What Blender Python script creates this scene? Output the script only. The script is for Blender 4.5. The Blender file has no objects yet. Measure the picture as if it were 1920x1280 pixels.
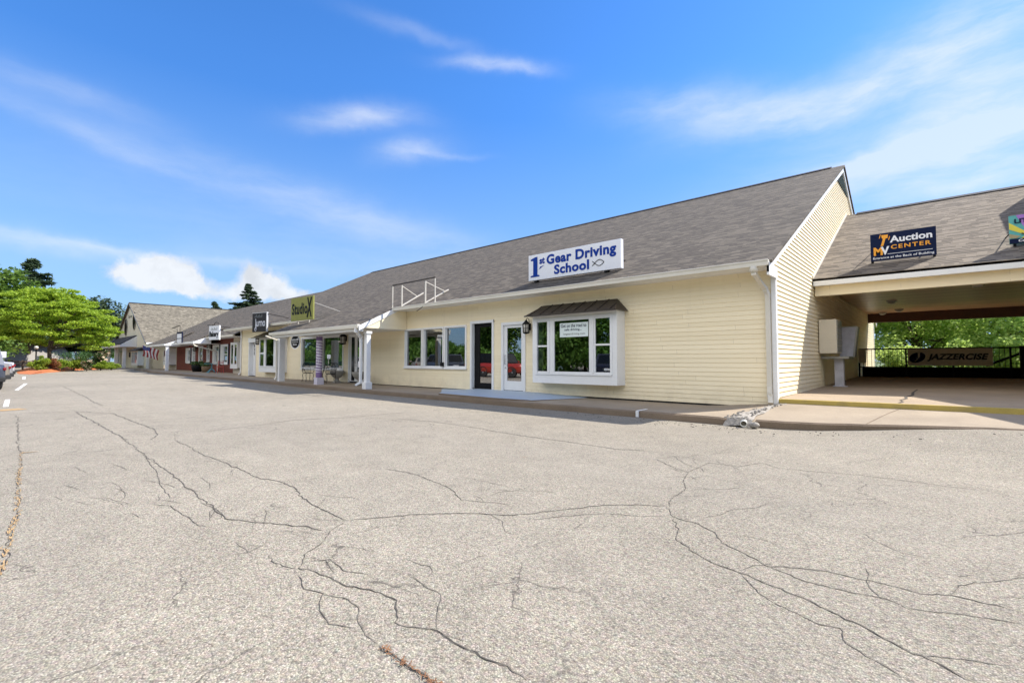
import bpy, bmesh, math, random
from mathutils import Vector, Matrix
rng = random.Random(7)
sc = bpy.context.scene
COL = sc.collection
rad = math.radians

# ------------------------------------------------------------------ helpers
class MB:
    """collects faces; build() links them as ONE mesh object"""
    def __init__(s): s.v = []; s.f = []; s.m = []; s.sm = []
    def face(s, pts, m=0, smooth=False):
        i = len(s.v); s.v += [tuple(p) for p in pts]
        s.f.append(tuple(range(i, i+len(pts)))); s.m.append(m); s.sm.append(smooth)
        return s
    def grid(s, rows, m=0, smooth=True, close=False):
        """rows: list of equally long point lists"""
        i = len(s.v); n = len(rows[0])
        for r in rows: s.v += [tuple(p) for p in r]
        for a in range(len(rows)-1):
            for b in range(n if close else n-1):
                c = (b+1) % n
                s.f.append((i+a*n+b, i+a*n+c, i+(a+1)*n+c, i+(a+1)*n+b)); s.m.append(m); s.sm.append(smooth)
        return s
    def box(s, x0, x1, y0, y1, z0, z1, m=0):
        if x0 > x1: x0, x1 = x1, x0
        if y0 > y1: y0, y1 = y1, y0
        if z0 > z1: z0, z1 = z1, z0
        i = len(s.v)
        s.v += [(x0,y0,z0),(x1,y0,z0),(x1,y1,z0),(x0,y1,z0),(x0,y0,z1),(x1,y0,z1),(x1,y1,z1),(x0,y1,z1)]
        for q in ((0,3,2,1),(4,5,6,7),(0,1,5,4),(1,2,6,5),(2,3,7,6),(3,0,4,7)):
            s.f.append(tuple(i+k for k in q)); s.m.append(m); s.sm.append(False)
        return s
    def obox(s, c, ax, ay, az, m=0):
        """oriented box: centre and three half-axis vectors"""
        c, ax, ay, az = Vector(c), Vector(ax), Vector(ay), Vector(az)
        i = len(s.v)
        for k in ((-1,-1,-1),(1,-1,-1),(1,1,-1),(-1,1,-1),(-1,-1,1),(1,-1,1),(1,1,1),(-1,1,1)):
            s.v.append(tuple(c+ax*k[0]+ay*k[1]+az*k[2]))
        for q in ((0,3,2,1),(4,5,6,7),(0,1,5,4),(1,2,6,5),(2,3,7,6),(3,0,4,7)):
            s.f.append(tuple(i+k for k in q)); s.m.append(m); s.sm.append(False)
        return s
    def bar(s, a, b, w, h, m=0):
        """rectangular bar from a to b, w wide sideways, h tall"""
        a, b = Vector(a), Vector(b); d = b-a; L = d.length; d.normalize()
        up = Vector((0,0,1)) if abs(d.z) < .95 else Vector((0,1,0))
        sd = d.cross(up).normalized(); u = sd.cross(d)
        return s.obox((a+b)/2, d*(L/2), sd*(w/2), u*(h/2), m)
    def prism(s, poly, off, m=0):
        """polygon (3D points) extruded by the vector off, closed"""
        poly = [Vector(p) for p in poly]; off = Vector(off); n = len(poly); i = len(s.v)
        s.v += [tuple(p) for p in poly] + [tuple(p+off) for p in poly]
        s.f.append(tuple(range(i, i+n))); s.f.append(tuple(range(i+2*n-1, i+n-1, -1)))
        s.m += [m, m]; s.sm += [False, False]
        for k in range(n):
            j = (k+1) % n
            s.f.append((i+k, i+n+k, i+n+j, i+j)); s.m.append(m); s.sm.append(False)
        return s
    def tube(s, pts, r, n=8, m=0, cap=True):
        pts = [Vector(p) for p in pts]
        rr = r if isinstance(r, (list, tuple)) else [r]*len(pts)
        rows = []; prev = None
        for k, p in enumerate(pts):
            d = (pts[min(k+1, len(pts)-1)] - pts[max(k-1, 0)]).normalized()
            if prev is None:
                up = Vector((0,0,1)) if abs(d.z) < .9 else Vector((1,0,0))
                a = d.cross(up).normalized()
            else:
                a = (prev - d*prev.dot(d)).normalized()
            prev = a; b = d.cross(a)
            rows.append([p + (a*math.cos(2*math.pi*q/n) + b*math.sin(2*math.pi*q/n))*rr[k] for q in range(n)])
        s.grid(rows, m, True, True)
        if cap:
            s.face(rows[0][::-1], m); s.face(rows[-1], m)
        return s
    def lathe(s, prof, c=(0,0,0), n=20, m=0, axis='z'):
        rows = []
        for r, h in prof:
            row = []
            for q in range(n):
                t = 2*math.pi*q/n; a, b = r*math.cos(t), r*math.sin(t)
                p = (a, b, h) if axis == 'z' else ((h, a, b) if axis == 'x' else (a, h, b))
                row.append((c[0]+p[0], c[1]+p[1], c[2]+p[2]))
            rows.append(row)
        s.grid(rows, m, True, True)
        s.face(rows[0][::-1], m); s.face(rows[-1], m)
        return s
    def build(s, name, mats, parent=None, bevel=0):
        me = bpy.data.meshes.new(name); me.from_pydata(s.v, [], s.f)
        mats = mats if isinstance(mats, (list, tuple)) else [mats]
        for k in mats: me.materials.append(k)
        me.polygons.foreach_set('material_index', s.m)
        me.polygons.foreach_set('use_smooth', s.sm)
        bm = bmesh.new(); bm.from_mesh(me)
        bmesh.ops.recalc_face_normals(bm, faces=bm.faces); bm.to_mesh(me); bm.free()
        o = bpy.data.objects.new(name, me); COL.objects.link(o)
        if parent is not None: attach(o, parent)
        if bevel:
            md = o.modifiers.new('bevel', 'BEVEL'); md.width = bevel; md.segments = 2; md.limit_method = 'ANGLE'
        return o

def world_of(o):
    return (world_of(o.parent) @ o.matrix_parent_inverse if o.parent else Matrix()) @ o.matrix_basis
def attach(o, parent):
    o.parent = parent; o.matrix_parent_inverse = world_of(parent).inverted()
def tag(o, label=None, cat=None, group=None, kind=None):
    if label: o['label'] = label
    if cat: o['category'] = cat
    if group: o['group'] = group
    if kind: o['kind'] = kind
    return o
def thing(name, label, cat, loc=(0,0,0), rz=0, group=None):
    o = bpy.data.objects.new(name, None); COL.objects.link(o); o.empty_display_size = .2
    o.location = loc; o.rotation_euler = (0, 0, rz)
    return tag(o, label, cat, group)
def dup(o, parent=None):
    c = o.copy(); COL.objects.link(c)
    if parent is not None:
        c.parent = parent; c.matrix_parent_inverse = o.matrix_parent_inverse.copy()
    for ch in list(o.children): dup(ch, c)
    return c
def structure(o): o['kind'] = 'structure'; return o

def lettering(body, x0, x1, z0, z1, y, mat, parent, name='lettering', bold=0.0, shear=0.0, depth=.006, spacing=1.0):
    """real letters, facing -Y, fitted to the rectangle x0..x1, z0..z1"""
    cu = bpy.data.curves.new(name, 'FONT'); cu.body = body; cu.size = 1; cu.offset = bold; cu.shear = shear
    cu.extrude = .01; cu.space_character = spacing; cu.align_x = 'LEFT'; cu.resolution_u = 4
    t = bpy.data.objects.new('tmp', cu); COL.objects.link(t)
    dg = bpy.context.evaluated_depsgraph_get(); dg.update()
    me = bpy.data.meshes.new_from_object(t.evaluated_get(dg))
    bpy.data.objects.remove(t); bpy.data.curves.remove(cu)
    xs = [v.co.x for v in me.vertices]; ys = [v.co.y for v in me.vertices]
    a, b, c, d = min(xs), max(xs), min(ys), max(ys)
    for v in me.vertices:
        p = v.co
        v.co = Vector((x0+(p.x-a)/(b-a)*(x1-x0), y + (depth if p.z < 0 else 0) - depth, z0+(p.y-c)/(d-c)*(z1-z0)))
    me.materials.clear(); me.materials.append(mat); me.name = name
    o = bpy.data.objects.new(name, me); COL.objects.link(o)
    if parent is not None: attach(o, parent)
    return o

# ------------------------------------------------------------------ materials
class NT:
    def __init__(s, tree): s.t = tree; s.n = tree.nodes; s.l = tree.links
    def a(s, typ, ins=None, **kw):
        n = s.n.new(typ)
        for k, v in kw.items(): setattr(n, k, v)
        for k, v in (ins or {}).items():
            if isinstance(v, bpy.types.NodeSocket): s.l.new(v, n.inputs[k])
            else: n.inputs[k].default_value = v
        return n
    def math(s, op, a, b=0.0, c=None, clamp=False):
        n = s.n.new('ShaderNodeMath'); n.operation = op; n.use_clamp = clamp
        for i, v in enumerate((a, b, c)):
            if v is None: continue
            if isinstance(v, bpy.types.NodeSocket): s.l.new(v, n.inputs[i])
            else: n.inputs[i].default_value = v
        return n.outputs[0]
    def vmath(s, op, a, b=(0,0,0), scale=None):
        n = s.n.new('ShaderNodeVectorMath'); n.operation = op
        for i, v in enumerate((a, b)):
            if isinstance(v, bpy.types.NodeSocket): s.l.new(v, n.inputs[i])
            else: n.inputs[i].default_value = v
        if scale is not None: n.inputs['Scale'].default_value = scale
        return n.outputs['Value'] if op in ('DOT_PRODUCT', 'LENGTH') else n.outputs['Vector']
    def ramp(s, fac, stops, interp='LINEAR'):
        n = s.n.new('ShaderNodeValToRGB'); e = n.color_ramp.elements; n.color_ramp.interpolation = interp
        e[0].position, e[0].color = stops[0][0], c4(stops[0][1])
        e[1].position, e[1].color = stops[-1][0], c4(stops[-1][1])
        for p, c in stops[1:-1]:
            k = e.new(p); k.color = c4(c)
        s.l.new(fac, n.inputs[0]); return n.outputs[0]
    def mix(s, fac, a, b, blend='MIX'):
        n = s.n.new('ShaderNodeMix'); n.data_type = 'RGBA'; n.blend_type = blend
        for i, v in ((0, fac), (6, a), (7, b)):
            if isinstance(v, bpy.types.NodeSocket): s.l.new(v, n.inputs[i])
            else: n.inputs[i].default_value = c4(v) if i else v
        return n.outputs[2]
    def noise(s, vec, scale, detail=3, rough=.55, out='Fac'):
        return s.a('ShaderNodeTexNoise', {'Vector': vec, 'Scale': scale, 'Detail': detail, 'Roughness': rough}).outputs[out]
def c4(c):
    if isinstance(c, (int, float)): return (c, c, c, 1)
    return tuple(c) if len(c) == 4 else tuple(c)+(1,)

def new_mat(name):
    m = bpy.data.materials.new(name); m.use_nodes = True; m.node_tree.nodes.clear()
    t = NT(m.node_tree); out = t.a('ShaderNodeOutputMaterial'); return m, t, out
def plain(name, col, rough=.5, metal=0.0, var=.12, scale=3.0, spec=.5, bump=0.0, bscale=60.0, coords='Object', dirt=None):
    """a surface of one stuff, with a little blotchy wear and grain"""
    m, t, out = new_mat(name)
    tc = t.a('ShaderNodeTexCoord').outputs[coords]
    n1 = t.noise(tc, scale, 4); n2 = t.noise(tc, scale*14, 2)
    k = t.math('ADD', t.math('MULTIPLY', n1, .65), t.math('MULTIPLY', n2, .35))
    c0 = tuple(x*(1-var) for x in col); c1 = tuple(min(1, x*(1+var)) for x in col)
    colr = t.ramp(k, [(.3, c0), (.7, c1)])
    if dirt:
        dm = t.ramp(t.noise(tc, scale*.6, 5, .65), [(.52, 0), (.72, 1)])
        colr = t.mix(t.math('MULTIPLY', dm, dirt[1]), colr, dirt[0])
    b = t.a('ShaderNodeBsdfPrincipled', {'Base Color': colr, 'Metallic': metal, 'Specular IOR Level': spec})
    rr = t.a('ShaderNodeMapRange', {'Value': n1, 'From Min': .3, 'From Max': .7, 'To Min': max(.02, rough-.08), 'To Max': min(1, rough+.08)})
    t.l.new(rr.outputs[0], b.inputs['Roughness'])
    if bump:
        bp = t.a('ShaderNodeBump', {'Strength': bump, 'Distance': .01, 'Height': t.noise(tc, bscale, 3)})
        t.l.new(bp.outputs[0], b.inputs['Normal'])
    t.l.new(b.outputs[0], out.inputs[0]); return m

def shingle_mat(name, along, light, dark, warm):
    """asphalt shingles; along = 'x' when the courses run along x, 'y' when along y"""
    m, t, out = new_mat(name)
    pos = t.a('ShaderNodeTexCoord').outputs['Object']
    sp = t.a('ShaderNodeSeparateXYZ', {0: pos})
    u, w = (sp.outputs[0], sp.outputs[1]) if along == 'x' else (sp.outputs[1], sp.outputs[0])
    wig = t.noise(pos, 1.3, 2)
    w2 = t.math('ADD', t.math('MULTIPLY', w, 1.115), t.math('MULTIPLY', wig, .03))
    v = t.a('ShaderNodeCombineXYZ', {0: u, 1: w2, 2: 0.0}).outputs[0]
    row = t.math('FLOOR', t.math('DIVIDE', w2, .145))
    fr = t.math('FRACT', t.math('DIVIDE', w2, .145))           # 0 at the butt edge of a course
    off = t.math('MULTIPLY', t.a('ShaderNodeTexWhiteNoise', {'W': row}, noise_dimensions='1D').outputs['Value'], 3.0)
    uu = t.math('ADD', t.math('ADD', u, off), t.math('MULTIPLY', t.noise(pos, 2.2, 1), .05))
    tab = t.math('FLOOR', t.math('DIVIDE', uu, .19))
    tab2 = t.math('FLOOR', t.math('DIVIDE', t.math('ADD', uu, 7.3), .33))
    cell = t.a('ShaderNodeTexWhiteNoise', {'Vector': t.a('ShaderNodeCombineXYZ', {0: tab, 1: row, 2: 0.0}).outputs[0]}, noise_dimensions='3D')
    tone = cell.outputs['Value']
    wn = t.a('ShaderNodeTexWhiteNoise', {'Vector': t.a('ShaderNodeCombineXYZ', {0: tab2, 1: row, 2: 3.0}).outputs[0]}, noise_dimensions='3D').outputs['Value']
    # laminated tabs: a shadow line under about half of the tabs
    thick = t.math('MULTIPLY', t.math('GREATER_THAN', wn, .48), .46)
    line = t.math('LESS_THAN', fr, t.math('ADD', thick, .04))
    col = t.mix(tone, dark, light)
    col = t.mix(t.math('MULTIPLY', t.noise(pos, .35, 4), .22), col, warm)
    col = t.mix(t.math('MULTIPLY', t.noise(pos, 60, 2), .35), col, dark)
    streak = t.ramp(t.noise(t.vmath('MULTIPLY', pos, (1.2, .12, .12)), 1.0, 4), [(.45, 0), (.75, 1)])
    col = t.mix(t.math('MULTIPLY', streak, .10), col, (.06, .055, .05))
    col = t.mix(t.math('MULTIPLY', line, .74), col, (.035,.029,.025))
    h = t.math('ADD', t.math('MULTIPLY', fr, -1.0), t.math('MULTIPLY', wn, .5))
    bp = t.a('ShaderNodeBump', {'Strength': .55, 'Distance': .012, 'Height': h})
    bp2 = t.a('ShaderNodeBump', {'Strength': .4, 'Distance': .004, 'Height': t.noise(pos, 150, 2), 'Normal': bp.outputs[0]})
    b = t.a('ShaderNodeBsdfPrincipled', {'Base Color': col, 'Roughness': .92, 'Specular IOR Level': .25, 'Normal': bp2.outputs[0]})
    t.l.new(b.outputs[0], out.inputs[0]); return m

def glass_mat(name, tint, refl):
    m, t, out = new_mat(name)
    lw = t.a('ShaderNodeLayerWeight', {'Blend': .5}).outputs['Facing']
    pos = t.a('ShaderNodeTexCoord').outputs['Object']
    bp = t.a('ShaderNodeBump', {'Strength': .03, 'Distance': .02, 'Height': t.noise(pos, 1.6, 1)})
    fac = t.math('ADD', t.math('MULTIPLY', t.math('POWER', lw, 2.5), .5), refl, clamp=True)
    tr = t.a('ShaderNodeBsdfTransparent', {'Color': c4(tint)})
    gl = t.a('ShaderNodeBsdfGlossy', {'Color': (1,1,1,1), 'Roughness': .012, 'Normal': bp.outputs[0]})
    mx = t.a('ShaderNodeMixShader', {0: fac, 1: tr.outputs[0], 2: gl.outputs[0]})
    t.l.new(mx.outputs[0], out.inputs[0]); return m

def leaf_mat(name, c0, c1, trans=.35):
    m, t, out = new_mat(name)
    geo = t.a('ShaderNodeNewGeometry')
    oi = t.a('ShaderNodeObjectInfo').outputs['Random']
    pos = t.a('ShaderNodeTexCoord').outputs['Object']
    k = t.math('ADD', t.math('MULTIPLY', geo.outputs['Random Per Island'], .6), t.math('MULTIPLY', t.noise(pos, .55, 3), .5))
    col = t.ramp(k, [(.15, c0), (.85, c1)])
    hs = t.a('ShaderNodeHueSaturation', {'Hue': t.math('ADD', t.math('MULTIPLY', oi, .03), .485), 'Saturation': 1.0, 'Value': t.math('ADD', t.math('MULTIPLY', oi, .3), .85), 'Fac': 1.0, 'Color': col})
    d = t.a('ShaderNodeBsdfPrincipled', {'Base Color': hs.outputs[0], 'Roughness': .55, 'Specular IOR Level': .3})
    tl = t.a('ShaderNodeBsdfTranslucent', {'Color': t.mix(.5, hs.outputs[0], c1)})
    mx = t.a('ShaderNodeMixShader', {0: trans, 1: d.outputs[0], 2: tl.outputs[0]})
    t.l.new(mx.outputs[0], out.inputs[0]); return m

def asphalt_mat():
    m, t, out = new_mat('worn_asphalt')
    pos = t.a('ShaderNodeTexCoord').outputs['Object']
    vo = t.a('ShaderNodeTexVoronoi', {'Vector': pos, 'Scale': 112.0, 'Randomness': 1.0}, feature='F1')
    vr = t.a('ShaderNodeSeparateXYZ', {0: vo.outputs['Color']}).outputs[0]
    stone = t.ramp(vr, [(0, (.125,.107,.083)), (.14, (.225,.198,.153)), (.5, (.31,.273,.21)), (.85, (.372,.33,.258)), (1, (.48,.43,.342))])
    gap = t.ramp(vo.outputs['Distance'], [(.42, 0), (.7, 1)])
    col = t.mix(t.math('MULTIPLY', gap, .6), stone, (.11,.10,.09))
    hue = t.noise(pos, 34, 2, out='Color')
    col = t.mix(.14, col, hue, 'OVERLAY')
    coarse = t.noise(pos, 21, 3, .6)
    col = t.mix(.28, col, t.ramp(coarse, [(.3, .38), (.7, .62)]), 'OVERLAY')
    big = t.noise(pos, .22, 5, .6)
    col = t.mix(.55, col, t.ramp(big, [(.3, .40), (.72, .60)]), 'OVERLAY')
    mid = t.noise(pos, 2.3, 4, .6)
    col = t.mix(.45, col, t.ramp(mid, [(.3, .40), (.7, .60)]), 'OVERLAY')
    stain = t.ramp(t.noise(pos, .9, 5, .7), [(.63, 0), (.80, 1)])
    col = t.mix(t.math('MULTIPLY', stain, .30), col, (.19,.165,.14))
    lane = t.ramp(t.noise(t.vmath('MULTIPLY', pos, (.10,.75,.1)), 1.0, 4, .6), [(.42, 0), (.66, 1)])
    col = t.mix(t.math('MULTIPLY', lane, .16), col, (.235,.215,.185))
    drip = t.ramp(t.noise(pos, 1.35, 3, .5), [(.70, 0), (.78, 1)])
    col = t.mix(t.math('MULTIPLY', drip, .28), col, (.12,.105,.09))
    rust = t.ramp(t.noise(pos, 2.1, 6, .7), [(.71, 0), (.76, 1)])
    col = t.mix(t.math('MULTIPLY', rust, .45), col, (.30,.17,.09))
    # hairline alligator cracks in some areas
    wp = t.vmath('ADD', pos, t.vmath('MULTIPLY', t.vmath('SUBTRACT', t.noise(pos, 2.2, 4, .65, 'Color'), (.5,.5,.5)), (.55,.55,0)))
    vc = t.a('ShaderNodeTexVoronoi', {'Vector': wp, 'Scale': .95}, feature='DISTANCE_TO_EDGE').outputs['Distance']
    area = t.ramp(t.noise(pos, .33, 2), [(.42, 0), (.55, 1)])
    hair = t.math('MULTIPLY', t.math('MULTIPLY', t.ramp(vc, [(.0, 1), (.010, 0)]), area), t.ramp(t.noise(pos, 2.1, 2), [(.46, 0), (.56, 1)]))
    col = t.mix(t.math('MULTIPLY', hair, .8), col, (.085,.075,.063))
    h = t.math('ADD', t.math('MULTIPLY', vo.outputs['Distance'], -1.0), t.math('MULTIPLY', hair, -1.2))
    bp = t.a('ShaderNodeBump', {'Strength': .5, 'Distance': .006, 'Height': h})
    b = t.a('ShaderNodeBsdfPrincipled', {'Base Color': col, 'Roughness': .9, 'Specular IOR Level': .25, 'Normal': bp.outputs[0]})
    t.l.new(b.outputs[0], out.inputs[0]); return m

def concrete_mat(name, col, dark):
    m, t, out = new_mat(name)
    pos = t.a('ShaderNodeTexCoord').outputs['Object']
    n1 = t.noise(pos, .8, 6, .65); n2 = t.noise(pos, 45, 3)
    c = t.ramp(n1, [(.3, tuple(x*.82 for x in col)), (.7, tuple(min(1, x*1.1) for x in col))])
    c = t.mix(t.math('MULTIPLY', t.ramp(n2, [(.45, 0), (.7, 1)]), .3), c, dark)
    st = t.ramp(t.noise(pos, 1.9, 6, .7), [(.58, 0), (.74, 1)])
    c = t.mix(t.math('MULTIPLY', st, .4), c, dark)
    bp = t.a('ShaderNodeBump', {'Strength': .3, 'Distance': .006, 'Height': t.noise(pos, 70, 4)})
    b = t.a('ShaderNodeBsdfPrincipled', {'Base Color': c, 'Roughness': .88, 'Specular IOR Level': .25, 'Normal': bp.outputs[0]})
    t.l.new(b.outputs[0], out.inputs[0]); return m

def brick_mat():
    m, t, out = new_mat('painted_red_brick')
    pos = t.a('ShaderNodeTexCoord').outputs['Object']; sp = t.a('ShaderNodeSeparateXYZ', {0: pos})
    v = t.a('ShaderNodeCombineXYZ', {0: t.math('ADD', sp.outputs[0], sp.outputs[1]), 1: sp.outputs[2], 2: 0.0}).outputs[0]
    br = t.a('ShaderNodeTexBrick', {'Vector': v, 'Color1': (.25,.075,.05,1), 'Color2': (.17,.048,.034,1), 'Mortar': (.11,.05,.042,1), 'Scale': 1.0,
             'Mortar Size': .008, 'Brick Width': .21, 'Row Height': .075})
    c = t.mix(t.math('MULTIPLY', t.noise(pos, 2, 4), .5), br.outputs['Color'], (.17,.05,.04))
    bp = t.a('ShaderNodeBump', {'Strength': .5, 'Distance': .008, 'Height': t.math('MULTIPLY', br.outputs['Fac'], -1.0)})
    b = t.a('ShaderNodeBsdfPrincipled', {'Base Color': c, 'Roughness': .8, 'Specular IOR Level': .25, 'Normal': bp.outputs[0]})
    t.l.new(b.outputs[0], out.inputs[0]); return m

def board_mat():
    """varnished brown ceiling boards running along x"""
    m, t, out = new_mat('varnished_boards')
    pos = t.a('ShaderNodeTexCoord').outputs['Object']; sp = t.a('ShaderNodeSeparateXYZ', {0: pos})
    row = t.math('FLOOR', t.math('DIVIDE', sp.outputs[1], .14))
    fr = t.math('FRACT', t.math('DIVIDE', sp.outputs[1], .14))
    wn = t.a('ShaderNodeTexWhiteNoise', {'W': row}, noise_dimensions='1D').outputs['Value']
    grain = t.noise(t.vmath('MULTIPLY', pos, (1.5, 30, 1)), 1.0, 4)
    c = t.ramp(t.math('ADD', t.math('MULTIPLY', wn, .6), t.math('MULTIPLY', grain, .4)), [(.2, (.50,.27,.15)), (.8, (.70,.42,.26))])
    seam = t.math('LESS_THAN', fr, .06)
    c = t.mix(t.math('MULTIPLY', seam, .8), c, (.04,.025,.015))
    bp = t.a('ShaderNodeBump', {'Strength': .4, 'Distance': .005, 'Height': t.math('MULTIPLY', seam, -1.0)})
    b = t.a('ShaderNodeBsdfPrincipled', {'Base Color': c, 'Roughness': .38, 'Specular IOR Level': .5, 'Normal': bp.outputs[0]})
    t.l.new(b.outputs[0], out.inputs[0]); return m

M = {}
def siding_mat():
    m, t, out = new_mat('cream_vinyl_siding')
    pos = t.a('ShaderNodeTexCoord').outputs['Object']; sp = t.a('ShaderNodeSeparateXYZ', {0: pos})
    along = t.math('ADD', sp.outputs[0], sp.outputs[1])
    row = t.math('FLOOR', t.math('DIVIDE', t.math('ADD', sp.outputs[2], 1.055), .112))
    rnd = t.a('ShaderNodeTexWhiteNoise', {'W': row}, noise_dimensions='1D').outputs['Value']
    piece = t.math('DIVIDE', t.math('ADD', along, t.math('MULTIPLY', rnd, 40.0)), 3.66)
    seam = t.math('LESS_THAN', t.math('FRACT', piece), .0022)
    tint = t.a('ShaderNodeTexWhiteNoise', {'Vector': t.a('ShaderNodeCombineXYZ', {0: t.math('FLOOR', piece), 1: row, 2: 0.0}).outputs[0]}, noise_dimensions='3D').outputs['Value']
    c = t.ramp(t.math('ADD', t.math('MULTIPLY', tint, .55), t.math('MULTIPLY', t.noise(pos, .7, 4), .45)), [(.2, (.865,.75,.52)), (.8, (.92,.805,.57))])
    splash = t.math('MULTIPLY', t.a('ShaderNodeMapRange', {'Value': sp.outputs[2], 'From Min': -.45, 'From Max': -1.08}).outputs[0], t.ramp(t.noise(pos, 2.6, 6, .7), [(.38, 0), (.68, 1)]))
    c = t.mix(t.math('MULTIPLY', splash, .38), c, (.48,.40,.28))
    runs = t.ramp(t.noise(t.vmath('MULTIPLY', pos, (3.0,3.0,.22)), 1.0, 4), [(.56, 0), (.75, 1)])
    c = t.mix(t.math('MULTIPLY', runs, .16), c, (.58,.49,.34))
    c = t.mix(t.math('MULTIPLY', seam, .45), c, (.35,.29,.2))
    wav = t.a('ShaderNodeBump', {'Strength': .12, 'Distance': .02, 'Height': t.noise(t.vmath('MULTIPLY', pos, (1.0,1.0,4.0)), 1.6, 2)})
    bs = t.a('ShaderNodeBsdfPrincipled', {'Base Color': c, 'Roughness': .5, 'Specular IOR Level': .3, 'Normal': wav.outputs[0]})
    t.l.new(bs.outputs[0], out.inputs[0]); return m
M['siding'] = siding_mat()
M['white'] = plain('white_trim_paint', (.80,.80,.79), .42, var=.04, scale=1.5, dirt=((.55,.53,.48), .15))
M['gutter'] = plain('cream_gutter_metal', (.66,.62,.53), .4, var=.06, scale=1.2, dirt=((.38,.34,.27), .3))
M['shingle'] = shingle_mat('grey_brown_shingles', 'x', (.158,.134,.104), (.090,.076,.059), (.120,.100,.075))
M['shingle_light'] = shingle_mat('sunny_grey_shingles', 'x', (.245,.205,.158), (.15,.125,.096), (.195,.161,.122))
M['shingle_wing'] = shingle_mat('tan_mottled_shingles', 'y', (.255,.225,.172), (.125,.11,.082), (.19,.167,.124))
M['ridge'] = plain('dark_ridge_vent', (.03,.028,.03), .8)
M['asphalt'] = asphalt_mat()
M["crack"] = plain("crack_dirt", (.075,.065,.053), .95, var=.4, scale=9)
M['crumble'] = plain('crumbled_crack_edge', (.235,.21,.17), .95, var=.45, scale=26)
M['rust'] = plain('rusty_dry_needles', (.21,.10,.045), .95, var=.5, scale=16)
M['needles'] = plain('orange_dry_needles', (.36,.235,.11), .95, var=.45, scale=14)
M['concrete'] = concrete_mat('tan_concrete', (.335,.275,.205), (.20,.155,.11))
M['kerb'] = concrete_mat('stained_kerb_concrete', (.22,.165,.115), (.09,.065,.045))
M['floor'] = concrete_mat('brown_worn_concrete', (.36,.285,.205), (.17,.125,.088))
M['rampcoat'] = plain('sky_tinted_grey_coating', (.34,.42,.52), .5, var=.06, scale=1.5, bump=.15)  # grey coating; the blue of the reflected sky is put into its colour
M['yellow'] = plain('worn_yellow_paint', (.43,.32,.075), .6, var=.15, scale=4, dirt=((.22,.17,.10), .6))
M['line'] = plain('worn_white_road_paint', (.72,.70,.66), .7, var=.1, scale=6, dirt=((.35,.32,.28), .6))
M['glass'] = glass_mat('window_glass', (.60,.65,.65), .15)
M['doorglass'] = glass_mat('tinted_door_glass', (.30,.32,.33), .30)
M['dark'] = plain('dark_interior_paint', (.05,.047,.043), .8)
M['foundation'] = plain('dark_foundation', (.03,.028,.025), .9)
M['black'] = plain('black_painted_metal', (.008,.008,.009), .6, spec=.15)
M['bronze'] = plain('dark_bronze_metal', (.05,.04,.032), .5, metal=.15, var=.15, spec=.3)
M['striped_awning'] = plain('brown_ribbed_metal', (.12,.095,.05), .45, metal=.2)
M['steel'] = plain('pale_painted_steel', (.50,.47,.41), .5, var=.08, dirt=((.35,.28,.2), .35))
M['brick'] = brick_mat()
M['boards'] = board_mat()
M['kick'] = plain('matt_black_plate', (.004,.004,.005), .9, spec=.05)
M['brown'] = plain('dark_brown_wood', (.075,.032,.02), .55, var=.2)
M['beigewall'] = plain('beige_stucco', (.60,.53,.42), .8, var=.05)
M['palegreen'] = plain('pale_cream_green_clapboard', (.72,.71,.58), .6, var=.05)
M['navy'] = plain('navy_shutter_paint', (.015,.018,.04), .5, spec=.12)
M['curtain'] = plain('grey_green_sheer_curtain', (.20,.27,.255), .8, var=.3, scale=4)
M['blue_cloth'] = plain('blue_fabric', (.10,.22,.50), .8, var=.2)
M['signwhite'] = plain('white_sign_face', (.78,.79,.83), .35, var=.02)
M['signblue'] = plain('royal_blue_vinyl', (.006,.04,.28), .35, var=.03, spec=.12)
M['signnavy'] = plain('navy_sign_face', (.006,.012,.045), .35, var=.05, spec=.12)
M['orange'] = plain('amber_vinyl', (.85,.36,.02), .4, var=.03)
M['lime'] = plain('lime_sign_face', (.25,.255,.075), .55, var=.14, scale=2.5, spec=.12)
M['inkblack'] = plain('black_vinyl', (.01,.01,.012), .4, spec=.12)
M['charcoal'] = plain('charcoal_sign_face', (.035,.033,.034), .5, spec=.12)
M['greytext'] = plain('pale_grey_vinyl', (.50,.50,.50), .4)
M['teal'] = plain('teal_vinyl', (.09,.38,.36), .4)
M['purple'] = plain('purple_vinyl', (.36,.16,.52), .4)
M['lemon'] = plain('yellow_vinyl', (.72,.62,.06), .4)
M['tan'] = plain('tan_vinyl', (.36,.30,.16), .4)
M['banner'] = plain('tan_banner_cloth', (.62,.55,.42), .8, var=.05)
M['poster'] = plain('pale_green_paper', (.74,.82,.80), .7, var=.02)
M['mailbox'] = plain('cream_mailbox_metal', (.66,.60,.48), .4, var=.05)
M['mailgrey'] = plain('grey_aluminium', (.30,.30,.29), .35, metal=.6)
M['mailpanel'] = plain('scratched_white_panel', (.48,.48,.53), .45, var=.2, scale=5)
M['stone'] = concrete_mat('grey_planter_stone', (.36,.34,.30), (.2,.18,.15))
M['mortar'] = plain('crumbled_pale_mortar', (.30,.275,.24), .9, var=.45, scale=18, bump=.9, bscale=38)
M['pvc'] = plain('white_pvc', (.72,.70,.62), .4)
M['yarn_white'] = plain('lilac_white_yarn', (.62,.58,.66), .9, var=.1)
M['yarn_purple'] = plain('purple_yarn', (.22,.14,.30), .9, var=.2)
M['lampglass'] = plain('frosted_lamp_glass', (.55,.52,.46), .25, var=.1)
M['mulch'] = plain('orange_brown_mulch', (.42,.13,.045), .95, var=.4, scale=6, bump=1.0, bscale=20)
M['soil'] = plain('grassy_ground', (.10,.13,.045), .95, var=.4, scale=.5)
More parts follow.
